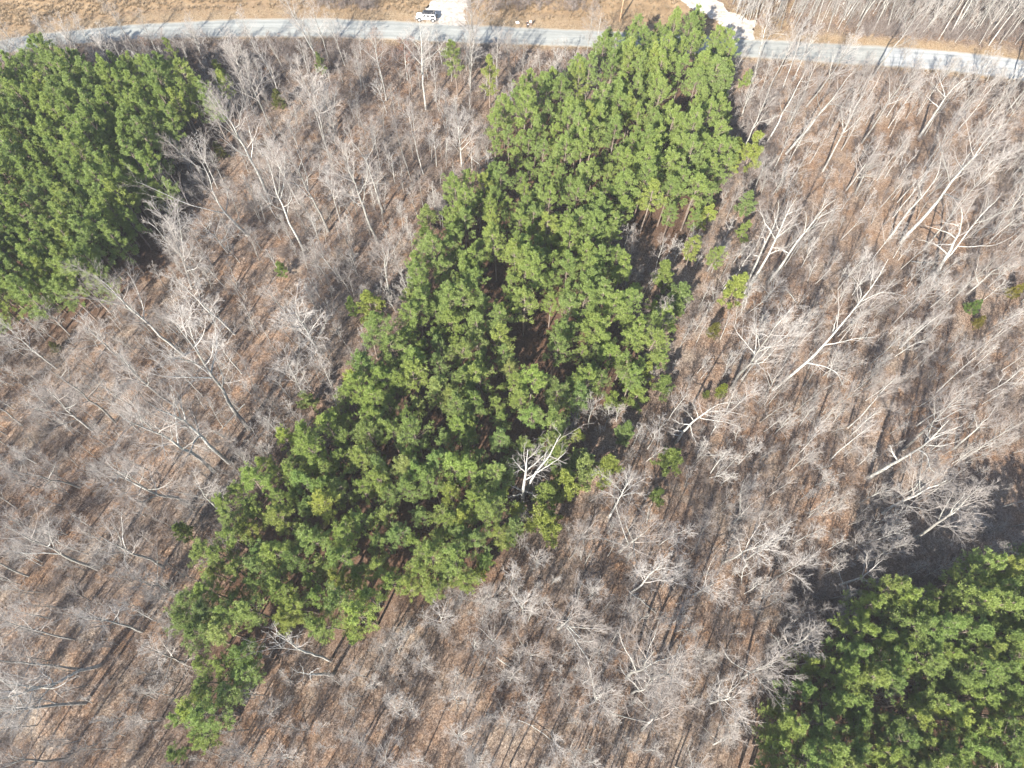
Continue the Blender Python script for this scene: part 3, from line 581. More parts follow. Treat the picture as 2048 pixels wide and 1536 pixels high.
for u, v, s, c, lab in [(557, 200, 1.15, (1, 1, 1), 'olive green cedar cone in the wood below the roadside brush'), (440, 305, 1.05, (1.15, 1.05, 1), 'olive cedar beside the crown of the crooked oak'), (1427, 663, .95, (1.25, 1.1, .8), 'small mustard-green cedar amid bare saplings'),
                        (1950, 612, 1.0, (.95, 1.35, 1.2), 'bright green cedar near the picture edge below the many-limbed white tree'), (1962, 640, .8, (1.4, 1.1, .6), 'yellow-olive cedar under the bright green cedar'), (2030, 583, 1.0, (1.7, 1.35, .7), 'yellow cedar cut by the picture edge'),
                        (1442, 783, .9, (1.6, 1.7, .9), 'yellow-green cedar just above the splayed beech'), (1412, 790, .55, (1.1, 1.2, .9), 'tiny green cedar beside the yellow-green cedar'), (105, 690, .7, (1.0, .9, .7), 'dull brown-green cedar in the lower leafless wood')]:
    var = CEDAR[rng.integers(3)]; p = at(u, v, 2.2 * s); CLEAR.append(np.array(p))
    tag(place(var, 'cedar_tree', (p[0], p[1], float(hgt(*p)) - .03), Quaternion((0, 0, 1), rng.random() * 6.28), s, c), lab, 'cedar', 'cedars in the leafless wood')
# ------------------------------------------------------------------ bare trees drawn one by one from the photograph
def ray_z(u, v, z): p = at(u, v, z); return np.array([p[0], p[1], z])
ZS = np.arange(0, 40, .2)
def up_trunk(pix):
    """trunk points: base on the ground, each next point where its line of sight passes closest over the one before"""
    pts = [ground(*pix[0])]
    for u, v in pix[1:]:
        zs = ZS[ZS > pts[-1][2] + .25]; Q = np.array([ray_z(u, v, z) for z in zs]); d = np.linalg.norm(Q[:, :2] - pts[-1][:2], axis=1) + .35 * np.linalg.norm(Q[:, :2] - pts[0][:2], axis=1)
        pts.append(Q[np.argmin(d)])
    return np.array(pts)
def out_limb(start, pix, rise=.3):
    pts = [np.array(start)]
    for u, v in pix:
        zs = np.arange(max(.4, pts[-1][2] - .5), pts[-1][2] + 8, .15); Q = np.array([ray_z(u, v, z) for z in zs]); d = np.linalg.norm(Q - pts[-1], axis=1) - rise * (zs - pts[-1][2])
        pts.append(Q[np.argmin(d)])
    return np.array(pts)
def resample(P, n, rngl=None, wob=0.0):
    d = np.concatenate([[0], np.cumsum(np.linalg.norm(np.diff(P, axis=0), axis=1))]); t = np.linspace(0, d[-1], n)
    Q = np.stack([np.interp(t, d, P[:, i]) for i in range(3)], 1)
    S = Q.copy(); S[1:-1] = (Q[:-2] + 2 * Q[1:-1] + Q[2:]) / 4
    if wob and rngl is not None: S[1:-1] += rngl.normal(0, wob, (n - 2, 3))
    return S
def drawn_tree(label, stems, limbs, r, seed, bark='bark_white', dens=.8, dead=False, name='bare_tree'):
    rl = np.random.default_rng(seed); T = []; Rt = []
    for k, st in enumerate(stems):
        P = resample(up_trunk(st), 14, rl, .03); rr = r * (1 if k == 0 else .75)
        if k and st[0] != stems[0][0]: pass
        T.append(P); P[0, 2] -= .3; Rt.append(rr * .8 * np.linspace(1, .14, 14) ** 1.1 * np.r_[1.1, np.ones(13)])
    T = np.array(T); Rt = np.array(Rt); base = T[0, 0].copy()
    tp = T.reshape(-1, 3); tr = Rt.reshape(-1); tpx = topx(tp); Ls = []; Rl = []
    for lb in limbs:
        px = np.array(lb[0]); cand_p = np.concatenate([tp] + Ls); cand_r = np.concatenate([tr] + Rl); cpx = topx(cand_p)
        i = int(np.argmin(np.linalg.norm(cpx - px, axis=1)))
        P = resample(out_limb(cand_p[i], lb[1:]), 10, rl, .03); Ls.append(P); Rl.append(max(.03, min(cand_r[i] * .62, r * .34)) * np.linspace(1, .2, 10))
    e = empty(name, base); e.rotation_mode = 'QUATERNION'
    for k in range(len(T)): ob('trunk', Geo().add(*tubes(T[k:k + 1] - base, Rt[k:k + 1], 8)).mesh('trunk', M[bark], True), e)
    for P, R in zip(Ls, Rl): ob('limb', Geo().add(*tubes(P[None] - base, R[None], 6)).mesh('limb', M[bark], True), e)
    g = Geo(); top = np.concatenate([T[:, 6:]]); 
    srcP = [resample(t[6:], 10) for t in T] + Ls; srcR = [np.interp(np.linspace(6, 13, 10), np.arange(14), x) for x in Rt] + Rl
    P1, R1 = np.array(srcP) - base, np.array(srcR)
    if dead: A, RA = grow(rl, P1, R1, 3, .3, 1, (30, 60), .22, .5, 4, .05, .15, .02); g.add(*tubes(A, RA, 4))
    else: twigs_of(rl, g, P1, R1, dens, 0, .9, .8)
    ob('crown', g.mesh('crown', [M['twig']]), e)
    return tag(e, label, 'bare tree' if not dead else 'dead tree', 'bare trees of the leafless wood')
drawn_tree('crooked grey oak leaning to the dark pines, one long bare limb trailing sideways', [[(496, 471), (473, 450), (454, 430), (443, 417), (430, 393), (423, 373), (421, 357), (413, 347), (405, 328)]],
    [[(413, 347), (397, 334), (377, 321), (366, 313), (348, 315), (327, 308)], [(405, 325), (382, 302), (376, 284), (366, 279)], [(405, 325), (412, 315), (408, 280), (412, 264), (421, 256)], [(443, 427), (433, 425), (405, 414), (382, 413), (369, 407), (363, 399), (348, 395), (327, 390), (303, 373), (286, 367), (272, 363)],
     [(473, 448), (477, 437), (478, 425)], [(455, 420), (455, 406), (454, 380), (464, 365)], [(443, 412), (416, 381), (399, 376)], [(397, 334), (350, 296), (325, 270)], [(377, 321), (345, 290), (330, 285)]], .34, 1, 'bark', 1.0)
drawn_tree('forked white double-stemmed tree rising through the edge of the pines', [[(1045, 1003), (1047, 977), (1050, 955), (1053, 936), (1053, 924), (1054, 909), (1056, 899)], [(1053, 983), (1060, 964), (1068, 951), (1083, 931), (1098, 913), (1108, 894), (1115, 879), (1122, 868)]],
    [[(1053, 945), (1059, 935), (1071, 928), (1080, 917), (1091, 908), (1098, 897)], [(1055, 922), (1063, 912), (1075, 903), (1084, 890)], [(1051, 963), (1063, 953), (1080, 941), (1098, 930), (1114, 921), (1122, 912), (1131, 905)], [(1049, 948), (1042, 937), (1032, 925), (1025, 915)], [(1088, 923), (1091, 908), (1098, 897)], [(1046, 985), (1030, 975), (1015, 968)], [(1046, 990), (1030, 990), (1016, 995)], [(1047, 985), (1062, 985), (1072, 995)]], .4, 2)
drawn_tree('splayed silver beech fanning long limbs sideways beside a yellow-green cedar', [[(1350, 886), (1363, 868), (1378, 850), (1400, 832), (1417, 821), (1428, 813), (1442, 805), (1455, 803), (1472, 806)]],
    [[(1412, 825), (1425, 822), (1440, 821), (1466, 825), (1486, 829), (1498, 834)], [(1408, 831), (1421, 831), (1442, 835), (1456, 839), (1470, 847)], [(1400, 838), (1417, 840), (1437, 841), (1456, 846), (1471, 850), (1486, 858)], [(1383, 852), (1383, 863), (1388, 878), (1395, 889)], [(1378, 849), (1359, 847), (1344, 837)], [(1385, 839), (1378, 829), (1368, 819)], [(1370, 860), (1350, 860), (1338, 855)], [(1395, 830), (1390, 815), (1385, 806)], [(1360, 872), (1345, 868), (1336, 862)]], .3, 3, 'bark_white', 1.2)
drawn_tree('many-limbed white tree near the picture edge, a long limb reaching sideways', [[(1866, 560), (1876, 542), (1886, 524), (1900, 502), (1907, 485), (1913, 476), (1921, 461), (1925, 439), (1925, 425), (1921, 413)], [(1882, 532), (1900, 512), (1914, 495), (1925, 477), (1949, 447), (1961, 430), (1976, 416), (1990, 406), (2003, 387)]][:1],
    [[(1888, 524), (1900, 512), (1914, 495), (1925, 477), (1949, 447), (1961, 430), (1976, 416), (1990, 406), (2003, 387)], [(1895, 503), (1883, 497), (1873, 489), (1855, 483), (1840, 480)], [(1904, 487), (1883, 489), (1870, 489)], [(1910, 478), (1900, 467), (1883, 461), (1869, 457), (1859, 456), (1848, 449)], [(1921, 456), (1913, 449), (1893, 446), (1877, 443)],
     [(1916, 492), (1931, 495), (1952, 492), (1978, 491), (1996, 490), (2007, 485), (2031, 469), (2043, 455)], [(1950, 447), (1963, 443), (1979, 437), (1995, 428), (2013, 423), (2031, 415)], [(1975, 416), (1977, 403), (1972, 382)], [(1925, 440), (1937, 420), (1948, 400), (1955, 388)]], .46, 4, 'bark_white', .8)
drawn_tree('white tree with antler-like crown, upper of the leaning pair by the fringe pines', [[(1493, 569), (1508, 536), (1523, 505), (1535, 475), (1544, 460), (1552, 445), (1555, 430), (1559, 415), (1557, 400)]],
    [[(1538, 460), (1529, 445), (1526, 433), (1520, 422), (1510, 421)], [(1531, 482), (1528, 475), (1514, 473)], [(1517, 517), (1508, 511), (1504, 502)], [(1526, 436), (1519, 415), (1520, 402)], [(1552, 442), (1549, 425), (1540, 420)]], .3, 5)
drawn_tree('tall white tree with broad crown, lower of the leaning pair by the fringe pines', [[(1490, 586), (1510, 554), (1532, 520), (1546, 490), (1552, 478), (1556, 467), (1564, 455), (1573, 428), (1585, 407), (1594, 395)]],
    [[(1552, 480), (1541, 463), (1529, 445), (1525, 432)], [(1556, 466), (1553, 448), (1552, 437)], [(1540, 511), (1556, 500), (1579, 493)], [(1555, 485), (1564, 467), (1585, 451), (1598, 448)], [(1573, 430), (1590, 422), (1604, 415)], [(1550, 493), (1561, 497), (1573, 508)]], .36, 6)
drawn_tree('white tree with forked top, beside the leaning pair', [[(1535, 566), (1567, 527), (1583, 497), (1603, 472), (1618, 455), (1637, 430), (1649, 412), (1672, 398)]],
    [[(1605, 467), (1613, 445), (1613, 430), (1609, 422)], [(1608, 467), (1630, 451), (1652, 443), (1675, 439)], [(1630, 440), (1652, 428), (1670, 418), (1688, 416)], [(1576, 511), (1561, 497), (1552, 493)], [(1645, 420), (1650, 400), (1648, 390)]], .36, 7)
drawn_tree('bleached dead snag with stubby broken arms on open leaf litter', [[(666, 1349), (642, 1348), (618, 1348), (608, 1346)]],
    [[(608, 1346), (594, 1344), (586, 1338), (578, 1335)], [(608, 1344), (604, 1334), (599, 1327)], [(617, 1348), (627, 1341), (635, 1337), (643, 1335)], [(607, 1350), (605, 1360), (603, 1363), (611, 1368)], [(606, 1359), (598, 1364), (592, 1368)], [(622, 1350), (620, 1356), (623, 1363)]], .36, 8, 'bark_white', .5, True, 'dead_tree')
drawn_tree('pale bare tree beside the dead snag, limbs swept over the pine tips', [[(661, 1322), (640, 1312), (620, 1307), (600, 1301), (588, 1290), (575, 1282), (559, 1272), (542, 1262)]],
    [[(600, 1301), (579, 1298), (564, 1295), (546, 1297), (530, 1300)], [(565, 1294), (556, 1285), (540, 1270), (529, 1264)], [(583, 1284), (575, 1272), (573, 1265)], [(596, 1293), (595, 1279), (596, 1272)], [(586, 1285), (584, 1273), (582, 1260)], [(560, 1272), (552, 1255), (549, 1242)]], .26, 9, 'bark', .7)
drawn_tree('long grey-white tree with a side limb drooping into brown brush', [[(1546, 780), (1613, 725), (1646, 694), (1666, 669), (1703, 625), (1723, 599), (1746, 572), (1766, 542), (1776, 519)]],
    [[(1606, 730), (1649, 732), (1676, 745), (1686, 772)], [(1676, 745), (1700, 762), (1716, 779)], [(1646, 694), (1683, 684), (1719, 675), (1749, 675)], [(1720, 602), (1723, 579), (1699, 542)], [(1720, 602), (1766, 582), (1813, 592)], [(1743, 575), (1749, 532), (1746, 512)], [(1668, 668), (1672, 640), (1676, 620)]], .34, 10, 'bark_white', .9)
drawn_tree('thick white trunk above the black pine shadow, crown drooping at the side', [[(1736, 956), (1775, 934), (1810, 914), (1849, 892), (1879, 859), (1899, 839)]],
    [[(1849, 892), (1886, 892), (1920, 880)], [(1833, 901), (1856, 909), (1859, 942), (1899, 952)], [(1850, 890), (1860, 860), (1868, 840)], [(1820, 908), (1822, 925), (1825, 935)], [(1800, 920), (1785, 905), (1780, 890)], [(1860, 880), (1900, 862), (1925, 850)]], .42, 11)
drawn_tree('stout white tree forking just below the pale road section', [[(1839, 274), (1866, 233), (1896, 187), (1916, 167), (1939, 147)]], [[(1889, 195), (1883, 167), (1869, 137)], [(1888, 193), (1870, 172), (1859, 163)], [(1912, 168), (1940, 163), (1963, 157)], [(1875, 218), (1860, 200), (1852, 190)]], .38, 12)
drawn_tree('twisted pale tree with lyre-shaped top in the upper white-trunked wood', [[(1779, 475), (1813, 427), (1859, 377), (1876, 350), (1881, 333), (1883, 307)]], [[(1883, 307), (1878, 285), (1873, 267)], [(1883, 310), (1893, 300), (1903, 283), (1904, 253)], [(1866, 367), (1896, 333), (1906, 323)], [(1840, 395), (1838, 370), (1845, 350)]], .26, 13)
drawn_tree('pale tree with U-shaped fork in the wood between the stands', [[(766, 425), (743, 353), (733, 320), (716, 297), (696, 273)]], [[(733, 320), (751, 287), (750, 247)], [(700, 277), (688, 260), (686, 245)], [(716, 297), (722, 275), (720, 262)], [(748, 370), (765, 355), (775, 345)]], .24, 14, 'bark')
drawn_tree('low wide tree with antler fork beside the lower corner pines', [[(1680, 1170), (1726, 1154), (1759, 1124)], ], [[(1684, 1168), (1676, 1137), (1659, 1124), (1646, 1121)], [(1676, 1137), (1692, 1130), (1709, 1124)], [(1715, 1158), (1745, 1165), (1770, 1160)], [(1726, 1154), (1730, 1125), (1735, 1105)], [(1695, 1166), (1700, 1185), (1690, 1200)]], .24, 15, 'bark_white', 1.1)
drawn_tree('pale flat-crowned tree over red leaf litter beside the pine edge', [[(1218, 1035), (1235, 1005), (1245, 985), (1258, 960)]], [[(1240, 995), (1262, 972), (1280, 962), (1300, 952)], [(1245, 985), (1225, 965), (1205, 950), (1190, 940)], [(1250, 970), (1252, 950), (1262, 935)], [(1242, 990), (1270, 985), (1295, 990)], [(1238, 1000), (1215, 985), (1200, 980)]], .26, 16, 'bark_white', 1.0)

REG = {'A': (0, 0), 'B': (683, 0), 'C': (1366, 0), 'D': (0, 512), 'E': (1366, 512), 'F': (0, 1024), 'G': (683, 1024), 'I': (1366, 1024)}
HERO = '''A 1625 1215 1310 540 T tall straight grey trunk just below the crooked oak's cedar
A 1820 1500 1560 960 T tall pale trunk next to the crooked oak's trunk base
A 1955 880 1770 310 S tall slim pale tree below the roadside brush
A 1975 950 1840 420 S slim pale tree twinned with a taller one below the roadside brush
A 1970 1390 1770 880 T straight pale tree between two leaning trunks of the middle wood
A 2046 1340 1930 1000 S thin pale tree shading the middle wood's leaf litter
A 1540 700 1340 270 S thin white birch-like trunk beside the roadside pine tips
A 1660 840 1370 150 S very tall thin trunk reaching towards the road's shadows
A 1665 535 1530 230 S short pale tree above the olive cedar cone
A 1935 390 1640 -20 T tall pale tree whose crown crosses the road
A 1985 400 1870 10 S dark thin tree crossing the road beside a tall pale one
A 925 400 850 230 B small twiggy tree in the roadside brush
A 1440 1330 1370 1090 S thin stem rising beside the crooked oak
A 1795 1225 1600 850 S thin long stem between olive cedar and middle wood
B 220 1465 0 900 T leaning pale tree below the U-forked tree
B 412 1065 310 720 S straight pale trunk in the middle of the upper wood
B 492 1045 380 660 S second straight pale trunk of the upper wood beside a thicker-crowned one
B 632 740 615 540 S crooked short pale tree above the pine stand's upper edge
B 720 1000 710 700 P white multi-twigged tree touching the pine stand's upper edge
B 930 490 940 170 S white upright tree between the narrow pine and the road
B 795 350 775 -10 P hazy grey tree on the road's lower edge below the parked car's drive
B 235 480 185 140 B brown-leaved young tree at the roadside below the white car
B 395 480 365 200 B rust-leaved young tree at the roadside below the white car
B 540 450 520 220 S thin grey tree beside the rust-leaved tree
B 295 1015 255 840 S thin whitish tree in the upper wood
B 780 680 760 540 S small white stem below the bright roadside pine
B 570 1000 545 740 S pale slim tree near the brush pile
B 70 1536 -20 1330 S pale tree in the dense middle wood
B 375 1400 340 1200 S thin whitish stem beside the central stand's upper edge
C 838 1028 1110 560 T straight white trunk on the orange leaf clearing
C 495 865 770 420 T white branching tree beside the brown brush by the pines
C 618 922 1070 380 T long white tree crossing the orange clearing
C 640 740 850 300 S slim white tree under the long white one
C 740 640 1070 220 T bright white tree whose crown lies over the grey road
C 485 600 720 140 S grey tree crossing the road beyond the little round pine
C 1125 480 1450 -30 T tall bright white trunk crossing the road where the paving turns pale
C 285 500 390 280 S white stem just above the little round pine
C 425 465 530 20 S white tree with dark shadow beside the little round pine
C 600 525 740 130 S slim white tree crossing the road above the orange clearing
C 1070 860 1400 420 T grey mottled trunk on the orange clearing
C 1305 1455 1960 650 T very long white trunk running towards the pale road
C 1448 1492 1720 1180 T short-looking thick white trunk beside a black shadow
C 1785 1115 2010 860 S white slim tree near the picture edge above the many-limbed one
C 1650 780 1890 470 S grey thin tree below the pale road section
C 1860 1400 2100 1050 T pale tree leaning out at the picture edge
C 950 900 1150 560 S slim tree standing between two thick trunks on the orange clearing
C 740 920 830 790 S small white stem on the orange clearing
C 1240 820 1330 640 S small tree amid orange leaves
C 980 1140 1180 880 P grey bushy tree in the upper white-trunked wood
C 1480 1000 1700 620 S grey slim tree behind the lyre-topped one
C 1610 1300 1900 930 S slim pale tree above the many-limbed white one
D 1495 1040 930 330 T large pale leaning tree of the wood between the stands
D 1450 705 1280 470 S small pale tree with double shadow on rusty litter
D 1285 1295 750 880 T broad pale tree beside the central stand's lower flank
D 1375 1240 900 820 T grey forked tree behind the broad pale one
D 690 1000 330 640 T mottled pale tree with one white side branch
D 340 675 60 440 T pale tree whose top touches the dark stand
D 550 1045 260 830 P wide pale tree in the lower leafless wood
D 135 1015 -150 800 T grey trunk leaning out at the picture edge
D 150 720 -100 620 S white trunk piece at the picture edge
D 80 775 -120 690 S second slim trunk at the picture edge
D 720 1140 560 1020 S thin stem on brown litter
D 800 755 850 500 S bent white stump-like tree in the wood
D 1920 600 1690 220 P bright white tree with bent arm beside the small clearing pines
D 480 1390 60 1250 T long grey tree lying low over the lower wood
D 1240 180 1270 0 S short pale tree under the crooked oak's shadow
D 1150 195 880 -350 P dense twiggy grey tree between dark stand and crooked oak
D 1150 1490 640 1270 T spreading grey tree at the central stand's lower flank
D 2046 145 1880 -40 P pale twiggy tree on the central stand's upper flank
D 1815 825 1700 620 P puffy pale tree above rust-coloured leaves
D 1110 600 590 140 T long white trunk whose crown reaches the dark stand
D 1410 470 1050 130 S long thin grey stem over dark litter
D 1310 1520 1150 1380 P white twiggy small tree against the central stand
D 1340 1090 1200 1000 S small stem at the stand's flank
D 1440 1200 1370 1120 P small white twiggy tree at the stand's flank
D 420 470 250 320 P hazy grey tree below the dark stand
D 700 600 480 400 P wide hazy tree in the middle of the leafless wood
E 600 655 740 400 S bent white sapling on red litter
E 285 800 560 340 T pale tree with twin top beside the mustard cedar
E 1630 1155 1900 890 T white trunk with thin crown above the pine shadow
E 1200 1545 1620 1250 P wide silver tree reaching over the black shadow
E 990 1030 1290 740 S white slim tree amid brown brush
E 1300 555 1560 330 S slim white tree in the brown mid wood
E 1400 1020 1700 820 S slim white tree beside the thick white trunk
E 1550 655 1730 510 S thin white pole in the brown mid wood
E 880 1225 1130 1010 S pale small tree on brown litter
E 835 940 950 830 S leaning white stick tree
E 350 740 620 440 S slim white tree twinned with the twin-topped one
E 1700 235 2040 -20 P grey twiggy tree near the bright green cedar
E 1520 820 1820 540 S long thin white pole in the brown wood
E 1930 600 2100 470 S thin white pole cut by the picture edge
E 1910 690 2120 540 S second thin white pole cut by the picture edge
E 80 520 140 390 S small birch by the mustard cedar
E 225 500 290 350 S small birch behind the mustard cedar
E 460 405 540 270 S pale sapling in brown brush
E 1000 420 1180 250 P hazy grey tree in the upper brown wood
E 1380 330 1560 130 P hazy pale tree below the orange clearing
E 640 1290 800 1150 S small grey tree in the lower brown wood
E 330 1250 460 1120 S thin pale tree over dark litter
E 700 1180 860 1010 S thin grey tree in the middle of the brown wood
F 590 345 70 90 T long grey tree in the lower leafless wood, twigs along its whole length
F 980 330 590 100 T pale tree leaning away from the central stand's lower flank
F 170 385 -150 230 T dark smooth trunk leaving at the picture edge
F 855 718 480 580 T grey tree with green-grey bark above the lowest dark trunks
F 605 918 -150 1210 T dark curved trunk lowest but one in the corner
F 515 1145 -200 1180 T dark level trunk in the bottom corner
F 485 942 -150 880 S dark thin trunk above the curved one
F 450 765 -30 650 S thin pale stem crossing the corner litter
F 1005 455 760 400 P twisted pale tree at the stand's lower flank
F 1110 905 900 830 P bushy pale tree half hidden by the stand's lower flank
F 400 1480 -50 1490 T pale blurred crown along the bottom edge
F 960 1250 850 1240 P small pale tree at the stand's bottom tip
F 1640 1225 1690 1190 P grey round crown below the dead snag
F 1500 1470 1470 1430 P grey-blue round crown at the bottom edge
F 1760 1490 1740 1460 P pale crown at the bottom edge beside the grey-blue one
F 1440 1210 1390 1190 S twiggy tree below the pine tip
F 250 300 100 220 P hazy tree over dark litter at the picture edge
G 1450 190 1460 90 P white starburst tree on the litter near the pine edge
G 1665 240 1860 50 P bright white bush-crowned tree with a bare lower trunk
G 1175 330 1185 270 P pale starburst tree close to the pine edge
G 855 555 850 500 P small pale starburst tree at the pine corner
G 895 550 900 490 P small starburst tree twinned with another at the pine corner
G 720 550 700 500 P round hazy tree below the pine corner
G 1015 440 1025 350 S thin white tree by the pine corner
G 1090 610 1120 550 P blue-grey round tree in the lower wood
G 1300 700 1430 600 P grey tree with short pale trunk in the lower wood
G 1700 620 1710 590 P hazy star tree beside a fallen stick
G 1140 880 1150 840 P green-grey dense round crown in the lower wood
G 1450 1030 1450 1000 P wide fine-twigged crown above the bottom edge
G 1510 1140 1590 1140 P wide fine-twigged crown with pale stub
G 990 1290 985 1260 P fan-shaped crown near the bottom edge
G 900 790 890 750 P loose hazy tree in the lower wood
G 250 830 235 790 P small starburst under the pines' lower edge
G 345 850 340 790 P small fan-shaped starburst under the pines' lower edge
G 480 930 465 890 P small starburst crossed by a long shadow
G 620 700 590 640 P grey tangle below the pine edge
G 345 1210 340 1160 P blue-white starburst over a long shadow
G 260 1500 300 1460 P grey-blue crown at the bottom edge over a long shadow
G 810 1500 815 1460 P star-shaped crown at the bottom edge
G 700 1370 705 1340 P little star crown near the bottom edge
G 860 1350 865 1310 S little crooked tree near the bottom edge
G 110 1400 120 1360 P hazy crown near the bottom edge
G 1540 860 1545 830 P little round tree in the lower wood
G 1710 995 1900 890 T thick short white trunk, upper of three in the lower wood
G 1855 1000 2060 890 T thick white trunk, longest of three in the lower wood
G 1740 1090 1890 1030 T bent thick white trunk, lowest of three in the lower wood
G 1745 475 1960 310 S pale tree leaning over a broken dark stick
G 1300 1100 1310 1080 P small hazy crown in the lower wood
G 1800 1310 1960 1220 P feathery crown beside the three thick trunks
G 1400 800 1420 750 P pale yellowish hazy tree
G 600 470 560 430 S twiggy sapling under the pine edge
G 230 590 240 520 S whitish sapling under the pine edge
G 1980 400 2060 330 P dense pale crown beneath the starburst tree
I 100 140 130 80 P large silver starburst crown beside long shadows
I 240 305 580 150 S straight white trunk, first of a pair in the lower brown wood
I 370 290 620 140 S straight white trunk, second of a pair in the lower brown wood
I 525 420 760 280 S white trunk under a fan of fine twigs
I 770 610 880 560 S small white fork above the corner pines
I 350 995 560 900 P silver crown with many curved branches
I 560 870 740 780 P fan crown beside the corner pines
I 160 1150 330 1110 P wide flat crown below the silver one
I 180 1395 290 1370 P pale starburst in the bottom brown wood
I 480 845 510 790 S little hooked white tree
I 1330 190 1840 -110 T bright silver tree in the black pine shadow
I 70 500 220 430 P brownish fan crown in the lower brown wood
I 470 515 600 470 P small fan crown near the corner pines
I 990 230 1130 150 P pale fan crown at the rim of the black shadow
I 620 250 690 190 S twiggy small tree in the lower brown wood
I 660 190 830 90 S slim white tree in the lower brown wood
I 650 650 690 620 P hazy round crown on dark litter
I 870 670 940 640 P grey hazy crown against the corner pines
I 60 860 40 930 P pale crown beside the three thick trunks
I 1080 1110 1150 1080 P little silver crown among the corner pines
I 1620 110 1760 40 P dark-grounded hazy crown in the black shadow
I 1800 270 2040 160 S pale thin tree in the black shadow'''
count = {}
def lean_tree(base, top, st):
    b = ground(*base); hs = np.arange(2.5, 33, .25); Q = np.array([ray_z(top[0], top[1], b[2] + h) for h in hs]); d = np.linalg.norm(Q[:, :2] - b[:2], axis=1)
    i = int(np.argmin(d)); h = hs[i]; mn = {'T': 15, 'S': 6, 'P': 8, 'B': 5, 'Y': 4}[st]; mx = {'T': 30, 'S': 21, 'P': 18, 'B': 10, 'Y': 9}[st]
    h = float(np.clip(h, mn, mx)); off = Q[i][:2] - b[:2]; n = np.linalg.norm(off); off = off * min(1, .2 * h / (n + 1e-6))
    return b, h, Vector((off[0], off[1], h)).normalized()
trees = []
def put_bare(b, h, dirv, st, name, label, group, cat='bare tree', thick=1.0):
    v = BARE[st][rng.integers(len(BARE[st]))]; s = h / v.H
    q = Vector((0, 0, 1)).rotation_difference(dirv) @ Quaternion((0, 0, 1), rng.random() * 6.283)
    w = s * thick if st in 'TS' else s
    e = place(v, name, (b[0], b[1], b[2] - .08), q, (w, w, s), None if st != 'B' else (1.0, .9 + .2 * rng.random(), .9)); trees.append((b[0], b[1], st)); return tag(e, label, cat, group)
for ln in HERO.split('\n'):
    r_, bx, by, tx, ty, st, lab = ln.split(' ', 6); o = REG[r_]; f3 = lambda a, c: (o[0] + float(a) / 3, o[1] + float(c) / 3)
    b, h, d = lean_tree(f3(bx, by), f3(tx, ty), st)
    put_bare(b, h, d, st, 'bare_tree', lab, 'bare trees of the leafless wood', thick=1.0)
print('drawn', len(trees))
# ------------------------------------------------------------------ further trees, saplings and brush of the wood
DARK = polyw([(1740, 960), (2060, 900), (2060, 1120), (1880, 1130), (1760, 1110)], 0)
W_OPEN = [polyw([(1245, 400), (1345, 395), (1365, 470), (1310, 545), (1250, 535)], 0)]
def free_of(pts, pine=0.5, road=2.0, north=False):
    ok = np.ones(len(pts), bool)
    for poly in (W_CENTRAL, W_WEST, W_EAST): ok &= ~(inside(pts, poly) & (polydist(pts, poly) > pine))
    for poly in W_DRIVES + W_OPEN: ok &= ~inside(pts, poly)
    for q_ in CLEAR: ok &= (np.sum((pts - q_) ** 2, 1) > 4.5) & (np.sum((pts - q_ * .965) ** 2, 1) > 5)
    ok &= ~(inside(pts, DARK) & (np.sin(pts[:, 0] * 37.7 + pts[:, 1] * 91.3) > -.4))
    s = road_y(pts[:, 0], 's') - pts[:, 1] > road; n = pts[:, 1] - road_y(pts[:, 0], 'n') > 5
    return ok & (s | n if north else s)
def spread(n, box, dmin, seed, flt, existing=()):
    r = np.random.default_rng(seed); c = r.uniform(box[0], box[1], (n * 60, 2)); c = c[flt(c)]; out = list(existing); new = []
    for p in c:
        if len(new) >= n: break
        if not out or np.min(np.sum((np.array(out) - p) ** 2, 1)) > dmin * dmin: out.append(p); new.append(p)
    return np.array(new)
def px_of(pts): return topx(np.column_stack([pts, np.zeros(len(pts))]))
have = [(a, b) for a, b, _ in trees]
frame = lambda m: (lambda c: (lambda q: (q[:, 0] > -m) & (q[:, 0] < 2048 + m) & (q[:, 1] > -m) & (q[:, 1] < 1536 + m))(px_of(c)))
inview = frame(-10)
ZONES = [('in the wood between the upper stands', lambda q: (q[0] < 1000) & (q[1] < 560)), ('in the wood below the dark stand', lambda q: (q[0] < 700) & (q[1] < 1050)), ('in the shadowed lower wood', lambda q: (q[0] < 480)),
         ('in the white-trunked wood', lambda q: (q[0] > 1300) & (q[1] < 560)), ('in the brown wood', lambda q: (q[0] > 1150) & (q[1] < 1050)), ('along the bottom edge', lambda q: q[1] > 1250), ('below the central stand', lambda q: True)]
def zone_of(p):
    q = px_of(np.array([p]))[0]
    for n, f in ZONES:
        if f(q): return n
fills = spread(88, ((-105, -8), (105, 128)), 4.2, 31, lambda c: free_of(c, -.5, 2.5) & inview(c), have)
buckets = {}
for p in fills:
    q = px_of(np.array([p]))[0]; low = q[1] > 980
    st = rng.choice(['P', 'S', 'T'], p=(.62, .33, .05) if low else (.3, .6, .1)); h = {'P': rng.uniform(7.5, 12), 'S': rng.uniform(8, 15), 'T': rng.uniform(16, 22)}[st]
    e = put_bare((p[0], p[1], float(hgt(*p))), h, Vector((rng.normal() * .06, rng.normal() * .06, 1)).normalized(), st, 'bare_tree', None, 'bare trees of the leafless wood')
    buckets.setdefault((st, zone_of(p)), []).append((e, q[1]))
for (st, z), it in buckets.items():
    nm = {'P': 'round-crowned grey tree', 'S': 'slim grey tree', 'T': 'tall grey tree'}[st]
    rank_labels(it, lambda k: '%s %s, %s from the top' % (nm, z, k) if len(it) > 1 else '%s %s' % (nm, z))
